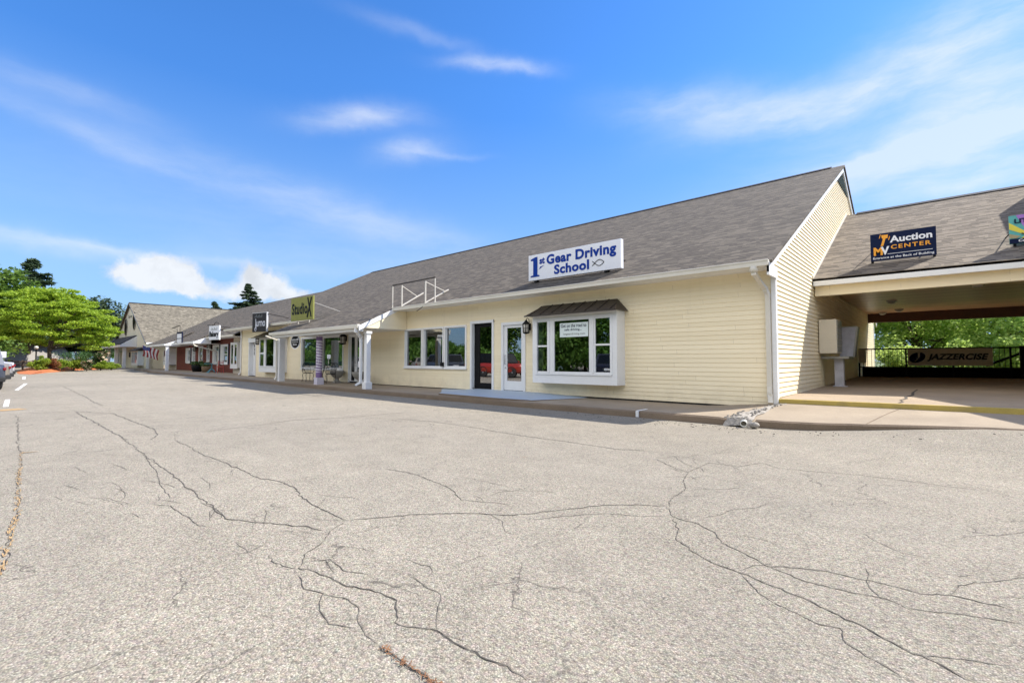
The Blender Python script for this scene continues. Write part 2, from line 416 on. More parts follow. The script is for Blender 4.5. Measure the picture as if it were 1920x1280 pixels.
M['bark'] = plain('grey_brown_bark', (.10,.075,.055), .95, var=.35, scale=5, bump=.8, bscale=18)
M['greyroof'] = plain('weathered_grey_roofing', (.30,.28,.26), .9, var=.12, scale=.6)
M['flag_red'] = plain('red_flag_cloth', (.32,.045,.045), .8)
M['flag_white'] = plain('white_flag_cloth', (.72,.68,.66), .8)
M['flag_blue'] = plain('blue_flag_cloth', (.03,.04,.13), .8)
M['tyre'] = plain('tyre_rubber', (.018,.018,.018), .75)
M['rim'] = plain('alloy_rim', (.42,.42,.43), .3, metal=.8)
M['carglass'] = plain('dark_car_glass', (.010,.012,.014), .10, var=.0, spec=.3)
M['taillight'] = plain('red_lens', (.20,.008,.012), .3)
M['teal_metal'] = plain('teal_painted_metal', (.12,.30,.36), .4)
M['red_metal'] = plain('red_painted_metal', (.42,.05,.04), .4)
M['wicker'] = plain('brown_wicker', (.20,.13,.07), .8, var=.3)
M['flashing'] = plain('cream_flashing', (.70,.66,.56), .5)
M['petal'] = plain('faded_pink_beige_blossom', (.55,.42,.30), .9, var=.2)
L_LOCUST = leaf_mat('bright_green_leaves', (.15,.25,.018), (.40,.50,.05), .5)
L_DECID = leaf_mat('mid_green_leaves', (.06,.14,.025), (.17,.30,.05), .4)
L_FRESH = leaf_mat('sunlit_green_leaves', (.14,.26,.045), (.52,.66,.17), .62)
L_PINE = leaf_mat('dark_conifer_needles', (.035,.07,.035), (.10,.15,.075), .2)
L_SHRUB = leaf_mat('yellow_green_shrub_leaves', (.14,.24,.02), (.34,.44,.05), .4)
L_DARKSHRUB = leaf_mat('dark_shrub_leaves', (.03,.075,.02), (.08,.15,.04), .3)
L_RUST = leaf_mat('rusty_shrub_leaves', (.16,.07,.03), (.34,.15,.06), .3)
def paint(name, col):
    m, t, out = new_mat(name)
    b = t.a('ShaderNodeBsdfPrincipled', {'Base Color': c4(col), 'Roughness': .35, 'Metallic': .1, 'Coat Weight': .35, 'Coat Roughness': .08})
    t.l.new(b.outputs[0], out.inputs[0]); return m
# ------------------------------------------------------------------ terrain heights (z = 0 is the lens)
def lerp(tab, x):
    if x <= tab[0][0]: return tab[0][1]
    for (a, p), (b, q) in zip(tab, tab[1:]):
        if x <= b: return p+(q-p)*(x-a)/(b-a)
    return tab[-1][1]
def ss(a, b, t):
    t = max(0., min(1., (t-a)/(b-a))); return t*t*(3-2*t)
def zl(x): return lerp([(-78,-.93),(-56,-1.08),(-30,-1.2),(-16,-1.3)], x)
def zlot(x, y): return zl(x) + .30*ss(-2.6,1.2,x)*ss(7.5,10.3,y)
def zwalk(x): return lerp([(-95,-.90),(-68,-.89),(-57,-.90),(-41,-.95),(-36,-1.03),(-27,-1.06),(-20,-1.08),(-10,-1.10),(-4.3,-1.10),(-2.8,-.96)], x)
def zkerb(x): return zl(x) + .155
KY = 10.06

# ground to the horizon, a few centimetres below the asphalt
g = MB()
xs = [-700,-300,-160,-110,-90,-78,-67,-56,-43,-30,-22,-16,-8,-2.6,5,12,30,90,300,700]
ys = [-700,-250,-120,-72,-40,-20,0,10,20,40,80,200,700]
g.grid([[(x, y, zl(x)-.14) for x in xs] for y in ys], 0, True)
structure(g.build('ground', M['soil']))

# asphalt lot with its cracks laid into the same mesh
lot = MB()
def steps(a, b, n): return [a+(b-a)*i/n for i in range(n+1)]
xs = steps(-100,-56,8)+steps(-54,-16,12)[0:]+steps(-14,-3,8)+steps(-2.6,1.2,16)+steps(2,16,7)
ys = steps(-60,0,10)+steps(1,7.5,6)+steps(7.8,10.2,12)
lot.grid([[(x, y, zlot(x, y)) for x in xs] for y in ys], 0, True)
# far end of the lot, in front of the gabled wing
xs2 = steps(-100,-54.2,10); lot.grid([[(x, y, zl(x)) for x in xs2] for y in (10.2, 12.6)], 0, True)
CRACKS = [(0.011,0,[(-10.16,1.59),(-8.08,1.52),(-6.46,1.47),(-5.34,1.41),(-4.8,1.39),(-4.41,1.37),(-4.2,1.47),(-3.98,1.59),(-3.79,1.7),(-3.54,1.78)]),(0.01,0,[(-9.34,2.14),(-8.47,2.12),(-7.75,2.07),(-6.94,2.09),(-6.26,2.09),(-5.66,2.08),(-5.33,2.17),(-4.91,2.16),(-4.6,2.08),(-4.36,2.04),(-4.0,2.02),(-3.64,2.02)]),(0.01,0,[(-3.64,2.02),(-3.5,2.23),(-3.38,2.44),(-3.22,2.62),(-3.02,2.81),(-2.72,3.01),(-2.56,3.29),(-2.35,3.68),(-2.09,3.98),(-1.85,4.13)]),(0.008,0,[(-3.64,2.02),(-3.5,1.81),(-3.29,1.62),(-3.21,1.48),(-3.03,1.36),(-2.89,1.41),(-2.71,1.43),(-2.54,1.47),(-2.37,1.53),(-2.23,1.54),(-2.17,1.49),(-2.01,1.41),(-1.94,1.45),(-1.84,1.5),(-1.71,1.49),(-1.54,1.5),(-1.37,1.52),(-1.28,1.52)]),(0.007,0,[(-3.38,1.32),(-3.18,1.31),(-3.01,1.35)]),(0.006,0,[(-2.61,1.3),(-2.47,1.36),(-2.31,1.36),(-2.2,1.29),(-2.06,1.25),(-1.94,1.25)]),(0.016,1,[(-1.94,1.25),(-1.79,1.25),(-1.68,1.25),(-1.56,1.25),(-1.5,1.25)]),(0.007,0,[(-1.85,4.13),(-1.71,3.9),(-1.47,3.85),(-1.31,3.75),(-1.2,3.57),(-0.96,3.44),(-0.86,3.36),(-0.69,3.47),(-0.56,3.53),(-0.4,3.53),(-0.25,3.55),(-0.12,3.54),(-0.0,3.63),(0.12,3.63),(0.23,3.64),(0.28,3.64)]),(0.008,0,[(-1.71,3.9),(-1.55,3.65),(-1.46,3.4),(-1.29,3.27),(-1.15,3.19),(-0.94,3.14),(-0.77,3.09),(-0.6,3.05),(-0.48,2.99),(-0.36,2.94),(-0.23,2.86),(-0.1,2.81),(-0.01,2.76),(0.07,2.73)]),(0.005,0,[(-0.94,3.14),(-0.8,2.95),(-0.68,2.87),(-0.56,2.83),(-0.48,2.8),(-0.4,2.83),(-0.36,2.7),(-0.28,2.64),(-0.18,2.59),(-0.13,2.55)]),(0.008,0,[(-1.83,4.12),(-1.92,4.38),(-1.96,4.78),(-2.12,5.14),(-2.23,5.54),(-2.49,5.69),(-2.84,6.01)]),(0.005,0,[(-1.73,3.87),(-1.91,3.72),(-2.16,3.58),(-2.37,3.3),(-2.54,3.01)]),(0.006,0,[(-0.1,2.81),(-0.01,2.87),(0.08,2.92),(0.17,2.96),(0.22,2.96)]),(0.006,0,[(-2.23,5.54),(-2.23,6.23),(-1.88,6.23),(-1.73,6.68),(-1.5,6.48),(-1.23,6.54),(-0.73,6.72),(-0.27,6.73),(0.03,6.71),(0.24,6.77)]),(0.02,0,[(-16.52,1.59),(-15.21,2.15),(-12.88,2.18),(-11.08,2.2),(-10.25,2.08),(-9.66,1.85)]),(0.02,0,[(-29.98,2.5),(-23.42,2.39),(-17.96,2.3)]),(0.02,0,[(-16.77,0.3),(-16.64,0.97),(-16.52,1.59),(-13.51,1.61),(-11.25,1.6),(-9.92,1.62)]),(0.014,0,[(-9.12,6.19),(-8.13,6.46),(-7.03,6.45),(-5.67,6.29),(-4.53,6.31),(-3.55,6.27),(-3.15,6.48)]),(0.007,0,[(-5.05,3.28),(-4.48,3.34),(-4.02,3.27),(-3.66,3.18),(-3.36,3.02),(-3.06,3.18),(-2.9,3.22)]),(0.015,0,[(-10.06,2.67),(-10.2,3.48),(-10.56,4.57),(-10.15,5.6),(-10.05,7.22)]),(0.005,0,[(-5.21,0.88),(-4.98,0.9),(-4.86,0.96)]),(0.005,0,[(-5.37,1.04),(-5.18,1.16),(-4.8,1.16),(-4.67,1.18),(-4.4,1.17),(-4.27,1.24)]),(0.005,0,[(-3.81,1.25),(-3.53,1.24),(-3.48,1.26)]),(0.006,0,[(-8.11,1.5),(-6.83,1.39),(-6.08,1.27),(-5.43,1.22)]),(0.028,2,[(-4.21,0.1),(-4.76,0.14),(-5.4,0.18),(-5.83,0.23),(-6.89,0.27),(-7.84,0.31),(-9.62,0.39)]),(0.012,0,[(-9.62,0.39),(-10.9,0.39),(-14.71,0.53),(-16.51,0.55)]),(0.02,2,[(-9.68,0.39),(-9.64,0.44),(-9.62,0.52)]),(0.005,0,[(-2.96,1.32),(-2.73,1.26),(-2.6,1.31),(-2.44,1.21),(-2.28,1.18),(-2.15,1.25)]),(0.005,0,[(-3.1,1.43),(-3.01,1.56),(-2.78,1.53),(-2.6,1.62)]),(0.006,0,[(-1.84,1.5),(-1.98,1.62),(-2.1,1.74),(-2.22,1.74),(-2.46,1.77)]),(0.005,0,[(0.34,4.24),(0.21,4.04),(0.04,3.82),(-0.0,3.65)]),(0.005,0,[(-0.86,3.36),(-0.63,3.28),(-0.44,3.3),(-0.26,3.34),(-0.17,3.29),(-0.0,3.37),(0.15,3.44),(0.27,3.48)]),(0.003,0,[(-5.71,1.17),(-5.52,1.15),(-5.39,1.1)]),(0.004,0,[(-9.22,0.72),(-9.15,0.84),(-9.34,0.95),(-9.7,1.03)]),(0.0025,0,[(-8.41,1.29),(-8.16,1.36),(-7.83,1.39),(-7.62,1.47),(-7.38,1.52),(-7.3,1.63)]),(0.0036,0,[(-7.43,2.0),(-7.21,2.06),(-7.08,2.16),(-6.8,2.17)]),(0.0032,0,[(-7.8,1.7),(-7.52,1.6),(-7.42,1.49),(-7.24,1.39)]),(0.0026,0,[(-9.09,0.92),(-8.96,1.03),(-8.77,1.13),(-8.54,1.22),(-8.23,1.27)]),(0.0045,0,[(-7.8,1.11),(-7.54,1.16),(-7.25,1.18),(-7.08,1.26)]),(0.0033,0,[(-6.44,0.48),(-6.24,0.51),(-6.05,0.55)]),(0.0034,0,[(-6.38,1.67),(-6.26,1.75),(-6.25,1.86),(-6.11,1.94)]),(0.0044,0,[(-5.42,0.97),(-5.47,1.04),(-5.46,1.12),(-5.36,1.19),(-5.21,1.23),(-5.14,1.3)]),(0.0031,0,[(-8.05,0.7),(-7.87,0.79),(-7.58,0.82),(-7.29,0.84)]),(0.0039,0,[(-8.61,1.14),(-8.52,1.26),(-8.56,1.38),(-8.61,1.51)]),(0.0042,0,[(-6.9,0.59),(-6.69,0.64),(-6.48,0.69)]),(0.0029,0,[(-7.09,1.17),(-6.99,1.26),(-6.96,1.36)]),(0.0034,0,[(-5.78,1.74),(-5.89,1.84),(-6.04,1.94),(-6.27,2.0),(-6.43,2.11),(-6.67,2.21)]),(0.0043,0,[(-4.94,1.52),(-4.84,1.46),(-4.77,1.39),(-4.68,1.33),(-4.55,1.3),(-4.43,1.27)]),(0.0027,0,[(-6.1,0.56),(-5.94,0.62),(-5.78,0.67),(-5.66,0.73)]),(0.0026,0,[(-6.03,0.75),(-5.9,0.82),(-5.72,0.86),(-5.58,0.91),(-5.42,0.95)]),(0.0029,0,[(-6.74,0.89),(-6.6,0.96),(-6.37,0.98),(-6.16,0.97),(-6.03,0.91),(-5.88,0.86)]),(0.0041,0,[(-6.28,1.66),(-6.04,1.65),(-5.82,1.65),(-5.63,1.6),(-5.47,1.54)]),(0.0044,0,[(-6.38,0.9),(-6.2,0.96),(-6.0,0.97),(-5.82,0.94),(-5.69,0.89),(-5.69,0.81)]),(0.004,0,[(-6.56,1.18),(-6.38,1.24),(-6.22,1.3),(-6.02,1.34),(-5.81,1.35)]),(0.0029,0,[(-6.16,0.64),(-6.05,0.71),(-5.93,0.78),(-5.75,0.82),(-5.61,0.87),(-5.44,0.87)]),(0.003,0,[(-6.12,1.2),(-6.05,1.28),(-6.13,1.37),(-6.22,1.47)]),(0.0032,0,[(-9.38,0.74),(-9.28,0.85),(-9.15,0.96),(-9.07,1.08)]),(0.0027,0,[(-8.65,1.84),(-8.94,1.98),(-9.31,2.13),(-9.81,2.24),(-10.39,2.35)]),(0.0044,0,[(-4.06,1.92),(-4.14,2.0),(-4.23,2.1),(-4.34,2.18),(-4.46,2.28)]),(0.0029,0,[(-3.98,1.86),(-3.83,1.87),(-3.73,1.93),(-3.64,2.0),(-3.56,2.07)]),(0.0043,0,[(-5.79,1.41),(-5.58,1.45),(-5.41,1.51)]),(0.0033,0,[(-4.52,1.66),(-4.36,1.67),(-4.24,1.62),(-4.12,1.57),(-4.0,1.52),(-3.92,1.46)]),(0.0035,0,[(-4.58,2.21),(-4.43,2.25),(-4.29,2.31),(-4.19,2.39),(-4.03,2.39)]),(0.0036,0,[(-4.43,1.28),(-4.47,1.36),(-4.6,1.4),(-4.77,1.4),(-4.94,1.38),(-5.13,1.36)]),(0.0034,0,[(-4.49,1.24),(-4.54,1.31),(-4.67,1.36),(-4.69,1.45),(-4.77,1.53),(-4.83,1.62)]),(0.0031,0,[(-3.79,1.53),(-3.72,1.6),(-3.72,1.68)]),(0.004,0,[(-3.71,1.58),(-3.59,1.61),(-3.48,1.65)]),(0.0041,0,[(-5.35,2.05),(-5.22,2.13),(-5.21,2.26),(-5.14,2.37),(-5.18,2.5),(-5.25,2.64)]),(0.0043,0,[(-3.69,1.43),(-3.6,1.38),(-3.57,1.32),(-3.54,1.26),(-3.54,1.19),(-3.58,1.13)]),(0.0031,0,[(-3.69,1.27),(-3.6,1.32),(-3.52,1.38)]),(0.0036,0,[(-3.17,1.44),(-3.11,1.5),(-3.01,1.53),(-2.93,1.51),(-2.86,1.49),(-2.78,1.47)]),(0.0026,0,[(-4.14,0.92),(-4.04,0.98),(-3.92,1.01)]),(0.0039,0,[(-1.92,1.46),(-1.85,1.5),(-1.79,1.5),(-1.73,1.52),(-1.66,1.54),(-1.63,1.51)]),(0.0026,0,[(-2.93,1.58),(-2.83,1.61),(-2.75,1.68),(-2.65,1.72)]),(0.0027,0,[(-2.56,1.45),(-2.48,1.5),(-2.4,1.54)]),(0.0035,0,[(-2.39,1.5),(-2.39,1.57),(-2.37,1.64)]),(0.0036,0,[(-2.31,1.99),(-2.33,2.06),(-2.32,2.15),(-2.32,2.25),(-2.25,2.33)]),(0.0042,0,[(-2.65,1.9),(-2.54,1.9),(-2.44,1.93),(-2.36,1.89),(-2.32,1.83)]),(0.0038,0,[(-2.6,1.69),(-2.54,1.76),(-2.53,1.84)]),(0.0027,0,[(-3.22,1.68),(-3.11,1.74),(-3.01,1.8),(-2.89,1.8)]),(0.004,0,[(-2.39,1.63),(-2.3,1.64),(-2.21,1.66),(-2.14,1.65)]),(0.003,0,[(-2.3,1.2),(-2.25,1.26),(-2.2,1.32),(-2.16,1.38)]),(0.0044,0,[(-1.92,4.81),(-1.84,4.92),(-1.75,4.97),(-1.66,5.05),(-1.6,5.18),(-1.52,5.29)]),(0.0026,0,[(-2.56,6.55),(-2.46,6.28),(-2.34,6.05),(-2.2,5.96)]),(0.0043,0,[(-2.75,6.36),(-2.6,6.15),(-2.46,5.99),(-2.32,5.87),(-2.18,5.83),(-2.08,5.65)]),(0.0034,0,[(-2.07,5.16),(-2.07,5.36),(-2.0,5.5),(-1.89,5.54)]),(0.004,0,[(-2.23,6.46),(-2.11,6.27),(-1.98,6.26),(-1.86,6.11),(-1.74,6.01)]),(0.0038,0,[(-2.58,6.41),(-2.54,6.66),(-2.41,6.74),(-2.36,6.97),(-2.26,7.16),(-2.21,7.43)]),(0.0037,0,[(-1.97,6.44),(-1.87,6.57),(-1.75,6.64)]),(0.0039,0,[(-1.36,5.06),(-1.27,5.04),(-1.18,5.08),(-1.09,5.06)]),(0.0045,0,[(-2.49,5.63),(-2.35,5.53),(-2.22,5.47)]),(0.0044,0,[(-2.94,6.07),(-2.8,6.11),(-2.75,6.32),(-2.62,6.41),(-2.46,6.34),(-2.31,6.25)]),(0.003,0,[(-1.91,6.17),(-1.83,5.95),(-1.72,5.85)]),(0.0044,0,[(-2.4,5.09),(-2.3,5.17),(-2.21,5.26),(-2.1,5.32),(-1.98,5.25)]),(0.0027,0,[(-1.97,4.54),(-1.87,4.52),(-1.79,4.6),(-1.73,4.72)]),(0.0033,0,[(-1.53,4.37),(-1.44,4.35),(-1.36,4.34),(-1.28,4.37)]),(0.0034,0,[(-0.04,3.95),(0.05,3.99),(0.14,4.08)]),(0.0028,0,[(0.05,4.81),(0.16,4.99),(0.28,5.09),(0.4,5.27),(0.52,5.48)]),(0.0039,0,[(-0.39,3.75),(-0.36,3.64),(-0.36,3.51),(-0.33,3.42),(-0.29,3.34),(-0.24,3.31)]),(0.004,0,[(-0.01,3.33),(0.04,3.31),(0.11,3.32)]),(0.0038,0,[(-0.3,3.05),(-0.23,3.05),(-0.17,3.06),(-0.13,3.02)]),(0.0031,0,[(0.2,3.77),(0.29,3.85),(0.36,3.85),(0.42,3.85),(0.49,3.88)]),(0.0036,0,[(-0.97,3.17),(-0.92,3.31),(-0.83,3.43)]),(0.0036,0,[(-1.5,4.01),(-1.42,4.21),(-1.38,4.45),(-1.25,4.6),(-1.21,4.87)]),(0.0027,0,[(-1.18,3.77),(-1.06,3.84),(-0.94,3.82),(-0.86,3.74)]),(0.003,0,[(-0.48,4.5),(-0.41,4.38),(-0.33,4.29),(-0.26,4.22),(-0.17,4.21),(-0.07,4.21)]),(0.0027,0,[(-4.13,3.63),(-4.1,3.82),(-3.91,3.89),(-3.71,3.92)]),(0.0035,0,[(-3.41,3.4),(-3.51,3.58),(-3.61,3.77)]),(0.0041,0,[(-3.38,3.5),(-3.23,3.56),(-3.11,3.67),(-2.99,3.78),(-2.83,3.81)]),(0.0028,0,[(-3.25,2.51),(-3.11,2.48),(-2.97,2.47)]),(0.0043,0,[(-3.28,3.3),(-3.28,3.47),(-3.2,3.62),(-3.19,3.8)]),(0.0035,0,[(-2.95,2.91),(-2.8,2.89),(-2.67,2.85),(-2.58,2.76),(-2.48,2.69),(-2.36,2.72)]),(0.0036,0,[(-4.11,3.6),(-3.92,3.64),(-3.71,3.65),(-3.52,3.65),(-3.33,3.66)]),(0.0032,0,[(-3.48,3.23),(-3.3,3.2),(-3.15,3.1)])]

cr = random.Random(11)
def crack(w, kind, pts, halo=True, taper=True):
    P = [Vector(p) for p in pts]; fine = [P[0]]
    for a, b in zip(P, P[1:]):
        L = (b-a).length; far = max(0.0, -(a.x))*.004
        n = max(1, min(60, int(L/(.025+far)))); sd = Vector((-(b-a).y, (b-a).x)).normalized() if L > 0 else Vector((0,0))
        ph = 0
        for i in range(1, n+1):
            ph = ph*.55 + cr.gauss(0, (.0055+far*.14) if w > .0045 else .004)
            fine.append(a.lerp(b, i/n) + (sd*ph if i < n else Vector((0,0))))
    core, rim = [], []
    for i, p in enumerate(fine):
        d = (fine[min(i+1, len(fine)-1)]-fine[max(i-1, 0)])
        if d.length < 1e-6: d = Vector((1,0))
        d.normalize(); sd = Vector((-d.y, d.x))
        e = min(1, (i+.2)/3, (len(fine)-1-i+.2)/3)
        if not taper: e = 1
        ww = w*.5*e*cr.uniform(.35, 1.3); z = max(zlot(p.x, p.y), -1.3)
        zc_ = z+(.0045 if kind == 0 else cr.uniform(.0065,.011))
        core.append([(p.x+sd.x*ww, p.y+sd.y*ww, zc_), (p.x-sd.x*ww, p.y-sd.y*ww, zc_)])
        h1, h2 = ww+w*cr.uniform(.05, .8)*e, ww+w*cr.uniform(.05, .8)*e
        rim.append([(p.x+sd.x*h1, p.y+sd.y*h1, z+.002), (p.x-sd.x*h2, p.y-sd.y*h2, z+.002)])
    if len(core) > 1:
        lot.grid(core, {0: 1, 1: 2, 2: 3}[kind], False)
        if halo: lot.grid(rim, 4, False)
for w, kind, pts in CRACKS:
    near = math.hypot(pts[0][0], pts[0][1]) < 3.2
    k = .46 if near else .70
    if kind == 1:
        crack(.010, 0, pts)
        for p, q in zip(pts, pts[1:]):
            for r in range(16):
                t_ = cr.random(); x, y = p[0]+(q[0]-p[0])*t_, p[1]+(q[1]-p[1])*t_; o_ = cr.gauss(0, .007)
                crack(cr.uniform(.003,.007), 1, [(x+o_,y+cr.gauss(0,.006)), (x+o_+cr.uniform(-.03,.03), y+cr.uniform(-.03,.03))], False, False)
    elif kind == 2:
        crack(w*.20, 0, pts, False)
        for p, q in zip(pts, pts[1:]):
            n = int(14+20*math.hypot(q[0]-p[0], q[1]-p[1]))
            for r in range(n):
                t_ = cr.random(); x, y = p[0]+(q[0]-p[0])*t_, p[1]+(q[1]-p[1])*t_; L_ = cr.uniform(.02,.10)
                dx, dy = (q[0]-p[0]), (q[1]-p[1]); D_ = math.hypot(dx, dy)+1e-6
                o_ = cr.gauss(0, .011); crack(cr.uniform(.004,.010), 2, [(x-dy/D_*o_, y+dx/D_*o_), (x-dy/D_*o_+dx/D_*L_+cr.gauss(0,.008), y+dx/D_*o_+dy/D_*L_+cr.gauss(0,.008))], False, False)
    else: crack(w*k, 0, pts)
structure(lot.build('parking_lot', [M['asphalt'], M['crack'], M['rust'], M['needles'], M['crumble']]))

def ground_stripe(name, pts, w, mat):
    mb = MB(); rows = []
    P = [Vector(p) for p in pts]
    d = (P[-1]-P[0]).normalized(); sd = Vector((-d.y, d.x))*w/2
    for p in P: rows.append([(p.x+sd.x, p.y+sd.y, zlot(p.x, p.y)+.005), (p.x-sd.x, p.y-sd.y, zlot(p.x, p.y)+.005)])
    mb.grid(rows, 0, False); return structure(mb.build(name, mat))
ground_stripe('road_marking', [(-19.3,.44),(-22.4,.55)], .11, M['line'])
ground_stripe('road_marking', [(-28.2,.93),(-35.0,1.48)], .12, M['line'])
ground_stripe('road_marking', [(-41.9,1.67),(-47.7,1.92)], .14, M['line'])
ground_stripe('road_marking', [(-17.9,.58),(-18.4,.42)], .5, M['needles'])

# ------------------------------------------------------------------ walkway with its kerb, coated landing, apron, passage floor
wk = MB(); rows = []
kr = random.Random(3)
xs = steps(-54,-36,10)+steps(-34.5,-12,16)+steps(-11,-2.75,26)
for x in xs:
    zk = zkerb(x) + kr.uniform(-.006,.006); y0 = KY + kr.uniform(-.012,.012)
    top = zk - (.05*ss(-3.6,-2.8,x))
    rows.append([(x, y0-.015, zl(x)-.16), (x, y0, zl(x)+.02), (x, y0+.012, top-.035), (x, y0+.05, top)]
                + [(x, y0+.05+(13.3-y0-.05)*k, top+(zwalk(x)-top)*min(1, k*1.65)) for k in (.25,.45,.62,1)])
n = len(rows[0])
for a in range(len(rows)-1):
    for b in range(n-1):
        wk.face([rows[a][b], rows[a+1][b], rows[a+1][b+1], rows[a][b+1]], 1 if b < 3 else 0)
wk.face(rows[0], 1)
structure(wk.build('sidewalk', [M['concrete'], M['kerb']]))
# far walk flush with the lot in front of the gabled wing, and its short kerb
fw = MB()
fw.grid([[(x, y, zwalk(x)-.0+.0) for x in steps(-92,-53.5,12)] for y in (11.4, 14.5)], 0, False)
fw.grid([[(x, y, zl(x)+.004 if y < 11 else zwalk(x)) for x in steps(-92,-54.1,12)] for y in (10.5, 11.4)], 0, False)
structure(fw.build('far_walk', M['concrete']))
kb = MB()
for i in range(10):
    a, b = -64+i*1.0, -63+i*1.0
    kb.box(a, b, 10.75-.02*i, 10.95-.02*i, zl(a)-.1, zl(a)+.11)
structure(kb.build('short_kerb', M['kerb'], bevel=.03))

ld = MB()                                                    # coated landing and its two flares before the doors
E_ = .006
ctrl = [(-14.4,0,0),(-13.2,.02,.0),(-12.5,.075,.055),(-11.0,.075,.06),(-9.75,.07,.05),(-8.6,.035,.02),(-7.8,.0,.0)]
rows = []
for x, hw, hk in [(c[0], c[1], c[2]) for c in ctrl]:
    zw = -1.10+hw; zk = zkerb(x)+hk
    yk = {-14.4:11.9,-13.2:10.9,-12.5:10.2,-11.0:10.09,-9.75:10.09,-8.6:10.35,-7.8:11.8}[x]
    base = zkerb(x)+(-1.10-zkerb(x))*min(1, (yk-10.1)/2*1.65)
    rows.append([(x, yk, -1.25), (x, yk, base+hk+E_), (x, (yk+12)/2, (base+hk+zw)/2+E_+.004), (x, 12.02, zw+E_+.008)])
n = 4
for a in range(len(rows)-1):
    for b in range(n-1): ld.face([rows[a][b], rows[a+1][b], rows[a+1][b+1], rows[a][b+1]], 1 if b == 0 else 0)
structure(ld.build('door_landing', [M['rampcoat'], M['kerb']]))

ap = MB(); ar = random.Random(8); rows = []
for x in steps(-2.72, 8.5, 46):
    zt = -1.15+.16*ss(-2.7,1.3,x)+.003; y0 = 10.12+ar.uniform(-.02,.02)
    zi = -.945+.02*ss(-2.7,3,x)
    y1 = y0+.035
    rows.append([(x, y0+.03, zt-.45), (x, y0, zt-.03), (x, y1, zt), (x, 11.0, zt+(zi-zt)*.5), (x, 12.06, zi)])
for a in range(len(rows)-1):
    for b in range(4): ap.face([rows[a][b], rows[a+1][b], rows[a+1][b+1], rows[a][b+1]], 1 if b < 2 else 0)
ap.face(rows[0], 1)
for (x, y), (x2, y2) in zip([(-.98,10.16),(-.86,10.8),(-.75,11.4),(-.62,12.02)], [(-.86,10.8),(-.75,11.4),(-.62,12.02)]):
    def za(x, y):
        zt = -1.15+.16*ss(-2.7,1.3,x)+.003; zi = -.945+.02*ss(-2.7,3,x)
        return zt+(zi-zt)*(.5*(y-10.15)/.85 if y < 11 else .5+.5*(y-11)/1.06)
    ap.face([(x-.008,y,za(x,y)+.005),(x+.008,y,za(x,y)+.005),(x2+.008,y2,za(x2,y2)+.005),(x2-.008,y2,za(x2,y2)+.005)], 1)
structure(ap.build('apron', [M['concrete'], M['kerb']]))
pf = MB(); rows = []
def zfloor(y, x=0): return -.855 + .0108*(y-12) + .008*(x+2.7)
for x in steps(-2.9, 8.5, 12):
    rows.append([(x, 12.02, -1.2), (x, 12.02, zfloor(12,x)-.008), (x, 12.045, zfloor(12,x)), (x, 12.14, zfloor(12.14,x)), (x, 16, zfloor(16,x)), (x, 31, zfloor(31,x)), (x, 31, -1.5)])
for a in range(len(rows)-1):
    for b in range(6): pf.face([rows[a][b], rows[a+1][b], rows[a+1][b+1], rows[a][b+1]], 1 if b < 2 else 0)
P = [(-.64,12.15),(-.60,12.5),(-.66,12.9),(-.58,13.4),(-.62,13.9),(-.52,14.6),(-.55,15.6),(-.5,17)]
for (x, y), (x2, y2) in zip(P, P[1:]):
    w = ar.uniform(.01,.03)
    pf.face([(x-w,y,zfloor(y,x)+.005),(x+w,y,zfloor(y,x)+.005),(x2+w,y2,zfloor(y2,x2)+.005),(x2-w,y2,zfloor(y2,x2)+.005)], 2)
structure(pf.build('passage_floor', [M['floor'], M['yellow'], M['crack']]))
# crumbled mortar where walkway and apron meet, with a drain pipe end and a pale stone
mr = MB(); rows = []; rr = random.Random(21)
for i in range(15):
    t = i/14; row = []
    cx, cy = -3.05+.45*t*t+.03*math.sin(i), 9.97+1.95*t
    for k in range(9):
        s = (k-4)/4; w = .36*(1-.72*t)
        px, py = cx+s*w*.72, cy
        base = max(-1.15+.19*t, zl(px)) if cy > 10.08 else -1.29
        h = .035*(1-abs(s)**2)*(1-.4*t)
        row.append((px, py, base-.03+h+rr.uniform(0,.035)*(1-abs(s))))
    rows.append(row)
mr.grid(rows, 0, False)
for i in range(70):
    t = rr.random()**1.6; a = rr.uniform(-1,1); c = (-3.05+.45*t*t+a*.24*(1-.7*t), 10.0+1.9*t, -1.135+.19*t)
    r = rr.uniform(.008,.024); mr.obox(c, (r,rr.uniform(-.01,.01),.005), (.004,r*.8,0), (0,.004,r*.6))
structure(mr.build('crumbled_mortar', M['mortar']))
dp = MB(); c = Vector((-2.88, 9.90, -1.225)); d = Vector((-.25, 1, .06)).normalized()
side = d.cross(Vector((0,0,1))).normalized(); up = side.cross(d); N = 22; ro = []
for r, s in ((.062,.5),(.062,0),(.052,0),(.052,.4)):
    ro.append([c+d*s+(side*math.cos(2*math.pi*k/N)+up*math.sin(2*math.pi*k/N))*r for k in range(N)])
dp.grid(ro, 0, True, True)
tag(dp.build('drain_pipe', M['pvc']), 'short open white plastic drain pipe poking out of the broken kerb mortar', 'pipe')
st = MB(); bmv = []
for i in range(7):
    th = math.pi*i/6; row = []
    for k in range(12):
        ph = 2*math.pi*k/12; j = 1+rr.uniform(-.15,.15)
        row.append((-2.70+.095*math.sin(th)*math.cos(ph)*j, 9.93+.075*math.sin(th)*math.sin(ph)*j, -1.235+.062*math.cos(th)*j))
    bmv.append(row)
st.grid(bmv, 0, True, True)
tag(st.build('stone', M['mortar']), 'rounded pale stone lying right beside the drain pipe end', 'stone')
cs = MB(); cs.box(-5.235,-5.165,10.035,10.058,-1.285,-1.15); cs.box(-5.23,-5.17,10.058,10.55,-1.150,-1.139)
structure(cs.build('kerb_joint_caulk', M['white']))
db = MB()
